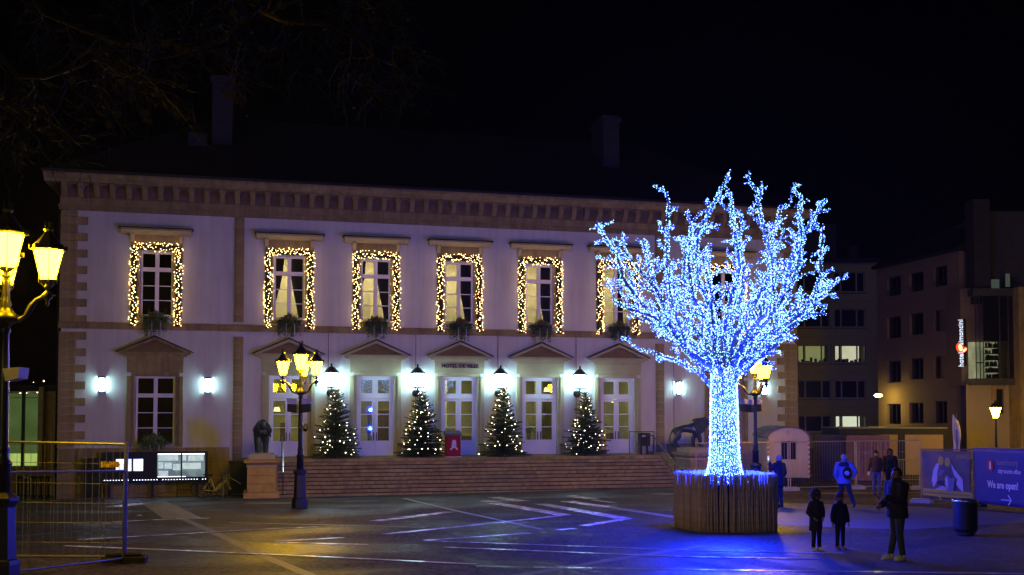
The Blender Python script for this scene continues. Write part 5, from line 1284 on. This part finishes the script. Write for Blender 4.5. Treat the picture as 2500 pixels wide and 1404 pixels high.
# ------------------------------------------------------------------ left background
pv = thing('glass_pavilion', 'green-lit glass pavilion with a cream side panel at the far left', 'building')
Yp = 60.0; a, c, z0, z1 = rect(-40, 955, 100, 1140, Yp); gz = -.6
PG = emis_noise('green_lit_glass', (.045,.075,.018), (.06,.10,.03), 1.0, .5); PL = emis_noise('green_lit_glass_low', (.35,.48,.10), (.45,.6,.16), .9, 1.2)
_, _, zm, _ = rect(0, 1090, 10, 1107, Yp)
for p_, q_ in ((-40,14),(18,56),(59,96)):
    a, c, z0, z1 = rect(p_, 960, q_, 1137, Yp)
    MB().box(a, c, Yp, Yp+.03, zm, z1).build('pane', PG, pv); MB().box(a, c, Yp, Yp+.03, z0, zm-.004).build('lit_pane', PL, pv)
for p_ in (14, 56, 96):
    a, c, z0, z1 = rect(p_, 955, p_+3.5, 1140, Yp); MB().box(a, c, Yp-.12, Yp+.1, z0, z1).build('mullion', DG, pv)
for py in (970, 1076, 1084):
    a, c, z0, z1 = rect(-40, py, 96, py+1.6, Yp-.02); MB().box(a, c, Yp-.04, Yp-.005, z0, z1).build('rail', mat('pale_rail', (.3,.35,.2), .5), pv)
a, c, z0, z1 = rect(97, 945, 104, 1140, Yp-.2); MB().box(a, c, Yp-.3, Yp-.1, z0, z1).build('fin', mat('cream_fin', (.5,.42,.2), .6), pv)
a, c, z0, z1 = rect(105, 955, 134, 1128, Yp); MB().box(a, c, Yp+.1, Yp+.2, z0, z1).build('side_panel', mat('tan_panel', (.42,.30,.10), .7), pv)
a, c, z0, z1 = rect(-60, 940, 140, 955, Yp); MB().box(a, c, Yp, Yp+6, z0, z1).build('roof', SLATE, pv); a, c, z0, z1 = rect(-60, 1140, 140, 1230, Yp); MB().box(a, c, Yp, Yp+6, z0, z1).build('base', STONE, pv)
def bare_tree(label, loc, H, seed, spread=1.0, lights=0, lr=.03):
    r2 = random.Random(seed); t = thing('bare_tree', label, 'tree', loc); b = MB(); bu = MB(); pts_all = []
    MB().tube([(0,0,-.2),(.03,0,H*.2),(0,.05,H*.42)], [.16,.12,.09], 8).build('trunk', BARK, t)
    def gr(p, d, L_, r_, lv):
        pts = [p]; 
        for i in range(4): d = (d + Vector((r2.gauss(0,.22), r2.gauss(0,.22), r2.gauss(.05,.15)))).normalized(); pts.append(pts[-1] + d*L_/4)
        b.tube(pts, [r_*(1-.15*i) for i in range(5)], 4, False); pts_all.extend(pts)
        if lv < 4:
            for _ in range(3): gr(pts[r2.randint(2,4)], (d + Vector((r2.gauss(0,.6)*spread, r2.gauss(0,.6)*spread, r2.gauss(.1,.3)))).normalized(), L_*.68, r_*.55, lv+1)
    for _ in range(5): gr(Vector((0,.05,H*.42)), Vector((r2.gauss(0,.5), r2.gauss(0,.5), 1)).normalized(), H*.22, .06, 0)
    b.build('crown', BARK, t, kind='stuff')
    for _ in range(lights): bu.octa(r2.choice(pts_all) + Vector((r2.gauss(0,.05),0,-.03)), r2.choice((.4,.6,1,1.6))*lr)
    if lights: bu.build('bulb', BULBC, t, kind='stuff')
bare_tree('dark tree dotted with white bulbs behind the pavilion at far left', gp(62, 64)+Vector((0,0,0)), 8.0, 4, 1.2, 60, .045)
bn2 = thing('slatted_barrier', 'dark slatted barrier beneath the green pavilion at far left', 'barrier', gp(40, 50.5), 0)
bw = (115-33)/FOC*50.5
MB().box(0, bw, -.05, .05, .98, 1.06).box(0, bw, -.05, .05, .08, .14).build('rail', DARKP, bn2)
for i in range(9): MB().box(.05+i*bw/9, .12+i*bw/9, -.03, .03, .142, .978).build('slat', mat('dark_slat', (.03,.025,.03), .6), bn2)
MB().box(.35,.65,-.06,-.051,.98,1.05).build('plate', MOT, bn2)

# ------------------------------------------------------------------ plane tree reaching in from the upper left
pt = thing('plane_tree', 'bare plane tree reaching in with dry leaves at the upper left', 'tree', Vector((-9.6, 11.5, G(-9.6, 11.5))))
rp_ = random.Random(12); zb = pt.location.z; TLY = 12.0
def P(px, py, dy=0): q = at(px, py, TLY+dy); return q - pt.location
BARK = mat('dark_bark', (.014,.010,.005), .9, .3, 12)
MB().tube([(0,0,-.2),(.1,0,2),(0,.1,4.5),(.2,.2,7.2),(.5,.3,10)], [.34,.27,.24,.20,.12], 10).build('trunk', BARK, pt, smooth=True)
LEAF = mat('dry_leaf', (.09,.055,.02), .7, .2)
fruits = MB(); leaves = MB(); tw = MB()
mains = [[(-420,-420),(-60,-330),(250,-220),(520,-80),(640,10),(600,50),(540,100),(440,130),(350,150),(320,185),(342,225)], [(520,-80),(650,30),(700,52),(800,58),(870,90),(920,140),(960,160)],
         [(-420,-420),(-200,-120),(-60,60),(40,185),(110,190),(200,160),(270,120)], [(-420,-420),(-150,-200),(60,-30),(110,35),(200,72),(300,110),(400,125)],
         [(-200,-120),(-80,200),(10,260),(60,275),(120,290)], [(650,30),(760,-20),(880,10),(950,60),(1010,70)], [(250,-220),(330,-40),(380,30),(400,80)], [(520,-80),(700,-90),(900,-60),(980,20)]]
for k, mp in enumerate(mains):
    pts = [P(x, y, .25*math.sin(i*1.1+k)) for i, (x, y) in enumerate(mp)]; n_ = len(pts)
    r0 = .055 if k < 4 else .03
    MB().tube(pts, [max(.012, r0*(1-.9*(i/(n_-1)))) for i in range(n_)], 7).build('branch', BARK, pt, smooth=True)
    def twig(p, d, L_, r_, lv):
        q = [p]
        for i in range(5): d = (d + Vector((rp_.gauss(0,.28), rp_.gauss(0,.2), rp_.gauss(-.04,.24)))).normalized(); q.append(q[-1] + d*L_/5)
        tw.tube(q, [r_*(1-.14*i) for i in range(6)], 3, False)
        if lv < 3:
            for _ in range(3 if lv else 3): twig(q[rp_.randint(1,5)], (d + Vector((rp_.gauss(0,.7), rp_.gauss(0,.4), rp_.gauss(-.1,.55)))).normalized(), L_*.66, r_*.6, lv+1)
        elif rp_.random() < .012: leaves.blade(q[-1], (rp_.uniform(-1,1),0,-1), .10, .09); leaves.blade(q[-1], (rp_.uniform(-1,1),.3,-.6), .08, .08)
        elif rp_.random() < .01: fruits.sphere(q[-1], .018, 6, 4)
    for i in range(2, n_):
        for _ in range(3): twig(pts[i-1].lerp(pts[i], rp_.random()), Vector((rp_.gauss(0,1), rp_.gauss(0,.6), rp_.gauss(-.25,.8))).normalized(), rp_.uniform(.5,.9), .014, 0)
tw.build('twig', BARK, pt, kind='stuff'); leaves.build('dry_leaf', LEAF, pt, kind='stuff'); fruits.build('seed_ball', LEAF, pt, kind='stuff')

# ------------------------------------------------------------------ people
SKINM = mat('skin', (.36,.20,.13), .6, .06); SKIND = mat('skin_dark', (.20,.10,.06), .6, .06); EYE = mat('eye', (.02,.015,.012), .3); LIP = mat('lip', (.24,.09,.08), .5)
def sph_part(t, name, c, r_, m, keep, n=16, k=12, smooth=True):
    b = MB(); b.sphere(c, 1, n, k, *r_); f2 = []
    for f in b.f:
        ce = sum((Vector(b.v[i]) for i in f), Vector())/4 - Vector(c)
        if keep(ce): f2.append(f)
    b.f = f2; o = b.build(name, m, t, smooth=smooth); so = o.modifiers.new('t', 'SOLIDIFY'); so.thickness = .012; so.offset = -1; return o
def person(label, loc, rz, H, top, bottom, shoe, hair, hairm, skinm=SKINM, arms=None, legs=None, hem=.86, child=False, turn=0, bulk=1.0, lean=0, group=None, hood=None, hat=None):
    # faces local -y, feet on z = 0
    t = thing('person', label, 'person', loc, rz, group); s = H/1.75; t.scale = (s, s, s); hk = 1.22 if child else 1.0
    legs = legs or [((.09,0,.92),(.10,-.02,.50),(.11,.0,.10)), ((-.09,0,.92),(-.10,-.02,.50),(-.11,.0,.10))]
    arms = arms or [((.19,0,1.42),(.25,.02,1.13),(.25,-.05,.88)), ((-.19,0,1.42),(-.25,.02,1.13),(-.25,-.05,.88))]
    V = [((0,0,.96),.105)]; Ed = []
    def ch(lst, st):
        for co, r_ in lst: V.append((co, r_)); Ed.append((st, len(V)-1)); st = len(V)-1
        return st
    hz = 1.0 if not child else .985; hy = -.01 + lean
    w = ch([((0,lean*.3,1.12),.09), ((0,lean*.6,1.32),.10)], 0); nk = ch([((0,lean,1.47),.062), ((0,lean,1.53),.055)], w)
    hc = Vector((0, lean, 1.53 + .10*hk)); tv = Vector((math.sin(turn)*1.0, -math.cos(turn), 0))
    h1 = ch([(tuple(hc + Vector((0,0,-.035*hk)) + tv*.02*hk), .072*hk), (tuple(hc + Vector((0,0,.03*hk))), .088*hk), (tuple(hc + Vector((0,0,.085*hk))), .060*hk)], nk)
    ch([(tuple(hc + Vector((0,0,-.01)) + tv*.115*hk), .013)], h1-2)
    for A in arms:
        e = ch([(A[0],.06), (A[1],.045), (A[2],.030)], w); d = (Vector(A[2])-Vector(A[1])).normalized(); pm2 = Vector(A[2]) + d*.05; q = ch([(tuple(pm2),.032)], e)
        sdv = d.cross(Vector((0,1,0))); sdv = sdv.normalized() if sdv.length > .1 else Vector((1,0,0)); nr = d.cross(sdv).normalized()
        for j, (off, L_) in enumerate(((-.027,.065),(-.009,.078),(.009,.074),(.026,.058))):
            b0 = pm2 + d*.03 + nr*off; ch([(tuple(b0),.010), (tuple(b0 + d*L_*.5 + sdv*.008),.0088), (tuple(b0 + d*L_ + sdv*.022),.0075)], q)
        b0 = pm2 - nr*.032; ch([(tuple(b0),.011), (tuple(b0 + d*.03 - nr*.018),.010), (tuple(b0 + d*.058 - nr*.020),.0085)], q)
    for Lg in legs: ch([(Lg[0],.075), (Lg[1],.05), (Lg[2],.045), (tuple(Vector(Lg[2]) + Vector((0,-.07,-.05))),.035)], 0)
    skin('body', V, Ed, skinm, t, 1)
    rotz = Matrix.Rotation(turn, 3, 'Z')
    for q in (-1, 1):
        MB().sphere(hc + tv*.082*hk + Vector((tv.y*-.032*q, tv.x*.032*q, .012)), .0115*hk, 8, 5).build('eye', EYE, t)
        MB().sphere(hc + Vector((math.cos(turn)*.085*q*hk, math.sin(turn)*.085*q*hk, -.005)), 1, 8, 5, .014, .026, .034).build('ear', skinm, t)
    MB().sphere(hc + tv*.080*hk + Vector((0,0,-.052*hk)), 1, 8, 4, .026, .012, .007, rotz).build('mouth', LIP, t)
    if hair and not hood: 
        def kp(ce):
            f = ce.x*tv.x + ce.y*tv.y
            return not (f > .03*hk and ce.z < .055*hk) and ce.z > -.06*hk*(2.2 if hair == 'long' else 1)
        sph_part(t, 'hair', hc + Vector((0,0,.012)) - tv*.006, (.098*hk,.110*hk,.118*hk) if hair != 'long' else (.108*hk,.118*hk,.15*hk), hairm, kp)
    if hat: sph_part(t, 'woolly_hat', hc + Vector((0,0,.025)), (.108*hk,.118*hk,.125*hk), hat, lambda ce: ce.z > .015)
    if hood:
        def kp2(ce): f = ce.x*tv.x + ce.y*tv.y; sd2 = abs(ce.x*tv.y - ce.y*tv.x); return not (f > .02 and sd2 < .075*hk and ce.z < .085*hk)
        o = sph_part(t, 'hood', hc + Vector((0,0,-.005)) - tv*.008, (.122*hk,.142*hk,.158*hk), hood, kp2)
    # top garment: elliptical rings plus sleeves, one mesh
    b = MB(); rings = [(hem,.19,.135,.01),(hem+.06,.195,.14,.01),(1.0,.185,.135,.01),(1.12,.18,.13,.008),(1.26,.195,.135,.004),(1.38,.20,.13,0),(1.44,.165,.11,0),(1.48,.10,.085,0),(1.52,.075,.07,0)]
    rings = [r_ for r_ in rings if r_[0] >= hem]; n = 18; vs = []; fs = []
    for z, rx, ry, cy_ in rings:
        for k in range(n): a = 2*PI*k/n; f = bulk*(1 + .035*math.sin(3*a + z*9)); vs.append((rx*f*math.cos(a), cy_ + lean*max(0,(z-.9)/.6) + ry*f*math.sin(a), z))
    for i in range(len(rings)-1):
        for k in range(n): fs.append((i*n+k, i*n+(k+1)%n, (i+1)*n+(k+1)%n, (i+1)*n+k))
    fs.append(tuple(range(n-1,-1,-1))); fs.append(tuple((len(rings)-1)*n+k for k in range(n))); b.add(vs, fs)
    for A in arms:
        s0, e0_, w0 = Vector(A[0]), Vector(A[1]), Vector(A[2]); inn = Vector((s0.x*.55, s0.y, s0.z+.0))
        b.tube([inn, s0, s0.lerp(e0_,.5), e0_, e0_.lerp(w0,.5), w0], [.085*bulk,.088*bulk,.078*bulk,.068*bulk,.062*bulk,.052*bulk], 12)
    o = b.build('jacket', top, t, smooth=True); rm = o.modifiers.new('r', 'REMESH'); rm.mode = 'VOXEL'; rm.voxel_size = .016; rm.use_smooth_shade = True
    sm_ = o.modifiers.new('s', 'SMOOTH'); sm_.factor = .6; sm_.iterations = 4
    if not hood: MB().lathe([(.085,1.46),(.10,1.50),(.095,1.555),(.08,1.55),(.07,1.50)], 14, (0,lean,0)).build('collar', top, t, smooth=True)
    b = MB(); vs = []; fs = []
    for z, rx, ry in [(.82,.155,.115),(.90,.165,.12),(1.02,.16,.115)]:
        for k in range(14): a = 2*PI*k/14; vs.append((rx*math.cos(a), .005+ry*math.sin(a), z))
    for i in range(2):
        for k in range(14): fs.append((i*14+k, i*14+(k+1)%14, (i+1)*14+(k+1)%14, (i+1)*14+k))
    fs.append(tuple(range(13,-1,-1))); fs.append(tuple(28+k for k in range(14))); b.add(vs, fs)
    for Lg in legs:
        h_, k_, a_ = (Vector(q) for q in Lg); b.tube([h_ + Vector((0,0,.03)), h_.lerp(k_,.35), k_, k_.lerp(a_,.45), a_ + Vector((0,0,.005))], [.098,.090,.070,.064,.058], 12)
    o = b.build('trousers', bottom, t, smooth=True); rm = o.modifiers.new('r', 'REMESH'); rm.mode = 'VOXEL'; rm.voxel_size = .015; rm.use_smooth_shade = True
    for Lg in legs:
        a_ = Vector(Lg[2]); kd = a_ - Vector(Lg[1]); tip = max(-.9, min(.9, math.atan2(kd.y, -kd.z))) if kd.y > .2 else 0
        M_ = Matrix.Rotation(-tip*.9, 3, 'X')
        b = MB(); c0_ = a_ + M_ @ Vector((0,-.06,-.055))
        b.sphere(c0_, 1, 12, 7, .048, .135, .052, M_).sphere(a_ + M_ @ Vector((0,.01,-.02)), 1, 10, 6, .05, .06, .075, M_); b.rbox(c0_ + M_ @ Vector((0,0,-.036)), (.086,.26,.018), M_)
        b.build('shoe', shoe, t, smooth=True)
    return t
def cloth(n, c): return mat(n, c, .85, .12, 6, .3, 60)
BLK = cloth('black_cloth', (.010,.010,.011)); OLV = cloth('dark_olive_cloth', (.022,.022,.016)); NAVY = cloth('navy_cloth', (.012,.016,.035)); GRYT = cloth('grey_trousers', (.035,.045,.045)); JEAN = cloth('blue_jeans', (.06,.09,.20))
BRN = cloth('brown_coat', (.05,.028,.016)); BLUJ = cloth('blue_jacket', (.10,.13,.32)); DKH = mat('dark_hair', (.012,.009,.007), .6); GRH = mat('grey_hair', (.25,.25,.28), .7); WSH = mat('white_shoe', (.62,.62,.52), .55, .08); BSH = mat('black_shoe', (.015,.013,.012), .5); TSH = mat('tan_boot', (.22,.11,.05), .6); RSH = mat('red_shoe', (.10,.03,.05), .5)
def phone(parent_loc, rz, label, lit=False, tilt=0):
    t = thing('smartphone', label, 'phone', parent_loc, rz); t.rotation_euler = (tilt, 0, rz)
    MB().box(-.038,.038,-.005,.005,-.075,.075).build('body', BLACKP, t)
    MB().box(-.034,.034,.0051,.0065,-.068,.068).build('screen', emis_noise('phone_screen', (.10,.2,1.0), (.6,.75,1.0), 2.2 if lit else .8, 30, 'NONE'), t)
# man with phone, dark jacket, right foreground: seen from his left side and back, facing left
A1 = [((.20,0,1.42),(.25,-.10,1.16),(.10,-.36,1.20)), ((-.20,0,1.42),(-.26,.02,1.14),(-.20,-.22,1.02))]
pb = gp(2192, 20.2); rzb = R(-72)
person('tall man in a black jacket and grey trousers holding a phone, with white trainers', pb, rzb, 1.80, BLK, GRYT, WSH, 'short', DKH, SKIND, A1, [((.09,0,.92),(.10,-.03,.50),(.10,.03,.10)), ((-.09,0,.92),(-.10,.01,.50),(-.11,-.08,.10))], .80, bulk=1.22, group=None)
ph_ = Matrix.Rotation(rzb, 3, 'Z') @ Vector((.08,-.47,1.27))
phone(pb + ph_, rzb, 'glowing phone held by the tall man in the black jacket', True, R(-10))
# two children looking at the tree's right
c1 = gp(1993, 21.6)
person('child in a dark olive hooded coat and pale shoes, left of the two children', c1, R(24), 1.24, OLV, BLK, WSH, None, DKH, SKINM, [((.17,0,1.38),(.27,.02,1.12),(.17,-.10,.98)), ((-.17,0,1.38),(-.27,.02,1.12),(-.17,-.10,.98))], None, .58, True, R(6), 1.12, hood=OLV)
c2 = gp(2051, 21.9)
person('child in a navy jacket, purple woolly hat and tan boots, right of the two children', c2, R(18), 1.16, NAVY, NAVY, TSH, 'short', DKH, SKINM, [((.17,0,1.38),(.27,.0,1.10),(.29,-.04,.86)), ((-.17,0,1.38),(-.27,.0,1.10),(-.29,-.04,.86))], None, .80, True, R(-8), 1.15, hat=cloth('purple_wool', (.10,.03,.13)))
# man photographing behind planter (from behind, facing left/back)
m2 = gp(1903, 34.0)
person('man in dark blue clothes with raised phone, standing just right of the pole planter', m2, R(215), 1.72, NAVY, NAVY, BSH, 'short', GRH, SKINM, [((.19,0,1.42),(.20,-.20,1.24),(.06,-.34,1.48)), ((-.19,0,1.42),(-.27,.02,1.14),(-.24,-.10,.92))], None, .72, bulk=1.1)
q_ = Matrix.Rotation(R(215), 3, 'Z') @ Vector((.05,-.42,1.60)); phone(m2 + q_, R(215), 'phone raised by the man beside the pole planter', True)
# walking man with backpack seen from behind
m3 = gp(2062, 33.4)
wk = person('walking man seen from behind in a blue jacket with dark sleeves and a small backpack', m3, R(160), 1.76, BLUJ, NAVY, RSH, 'short', GRH, SKINM, [((.19,0,1.42),(.26,.10,1.14),(.22,-.02,.92)), ((-.19,0,1.42),(-.36,.14,1.20),(-.26,.05,1.02))],
            [((.09,0,.92),(.10,-.05,.50),(.10,-.02,.10)), ((-.09,0,.92),(-.17,.10,.52),(-.30,.42,.20))], .80, lean=-.03, bulk=1.08)
yk = MB().sphere((0,-.02,1.40), 1, 14, 8, .235, .155, .12); yk.build('yoke', NAVY, wk, smooth=True)
bpk = thing('backpack', 'small dark backpack with pale patch on the walking man', 'backpack', m3 + Matrix.Rotation(R(160),3,'Z') @ Vector((-.10,.21,1.16)), R(160))
MB().sphere((0,0,0), 1, 12, 8, .14, .09, .20).build('bag', BLK, bpk, smooth=True); MB().sphere((0,.065,.0), 1, 8, 6, .09, .04, .08).build('patch', mat('pale_patch', (.45,.5,.7), .5, .4, 20), bpk)
# couple at the back
m4 = gp(2140, 39.6)
person('woman in a brown jacket and blue jeans walking beside a hooded companion', m4, R(-6), 1.68, BRN, JEAN, mat('brown_boot', (.10,.04,.02), .6), 'long', DKH, SKINM, [((.17,0,1.42),(.24,.02,1.14),(.22,-.06,.92)), ((-.17,0,1.42),(-.27,.03,1.14),(-.33,-.04,.90))], [((.09,0,.92),(.10,-.06,.50),(.09,-.04,.10)), ((-.09,0,.92),(-.09,.0,.50),(-.11,.06,.10))], .90, turn=R(-8))
m5 = gp(2174, 39.9)
person('companion in a black hooded jacket, half hidden behind the tall man', m5, R(-8), 1.74, BLK, BLK, BSH, None, DKH, SKIND, None, None, .82, bulk=1.12, hood=BLK, turn=R(-14))
cup = thing('paper_cup', 'small pale cup in the hand of the woman in the brown jacket', 'cup', m4 + Vector((-.34,-.16,.78))); MB().lathe([(.028,0),(.04,.12)], 10).build('cup', MOT, cup)
# dropped cup lid on the ground
lid = MB().lathe([(.06,0),(.065,.008),(.05,.016)], 12).build('cup_lid', MOT); lid.location = gpix(340, 1259) + Vector((0,0,.004)); tag(lid, 'small pale disc lying on the asphalt right of the mesh fence', 'litter')

# indoor plants behind the right doors
for i, s in enumerate((3.7, 7.5)):
    t = thing('potted_plant', ('palm-like potted plant behind the door glass right of the centre', 'palm-like potted plant behind the rightmost door glass')[i], 'potted plant', F(s, -1.0, ZT), TH)
    MB().lathe([(.14,0),(.18,.3)], 10).build('pot', INTD, t); b = MB()
    for k in range(26):
        an = rnd.uniform(0,2*PI); u_ = rnd.uniform(.2,.5); b.tube([(0,0,.3),(.4*u_*math.cos(an),.4*u_*math.sin(an),1.0+u_),(u_*math.cos(an),u_*math.sin(an),.95+u_*.8)], [.008,.008,.003], 3, False)
        for j in range(5): b.blade((u_*(.4+.12*j)*math.cos(an), u_*(.4+.12*j)*math.sin(an), 1.0+u_-.05*j), (math.cos(an+.7),math.sin(an+.7),-.2), .2, .035)
    b.build('leaves', mat('palm_leaf', (.04,.07,.02), .6), t, kind='stuff')
for i, (s, w, z) in enumerate([(-8.5,-1.2,3.55),(4.75,-1.4,4.55),(8.3,-1.3,4.0)]):
    t = thing('pendant_lamp', ('warm pendant lamp inside the leftmost door', 'warm pendant lamp inside the door right of centre', 'warm pendant lamp inside the rightmost door')[i], 'pendant lamp', F(s, w, z), TH)
    MB().lathe([(.17,0),(.10,.2)], 12).build('shade', emis('pendant', (1.0,.70,.25), 3, 'NONE'), t); MB().tube([(0,0,.2),(0,0,5.85-z)], .01, 4).build('cord', BLACKP, t)

# ------------------------------------------------------------------ thin volume added to imitate bloom round lamps and light tree
hz = MB().box(-60, 60, -34, 96, -4, 30).build('haze', None); hz['kind'] = 'stuff'; hz.display_type = 'WIRE'
m = bpy.data.materials.new('bloom_haze'); m.use_nodes = True; nt = m.node_tree; nt.nodes.remove(nt.nodes['Principled BSDF'])
pv_ = nt.nodes.new('ShaderNodeVolumePrincipled'); pv_.inputs['Density'].default_value = .00015; pv_.inputs['Color'].default_value = (.9,.9,.9,1); pv_.inputs['Anisotropy'].default_value = .45
nt.links.new(pv_.outputs[0], nt.nodes['Material Output'].inputs['Volume']); hz.data.materials.append(m)
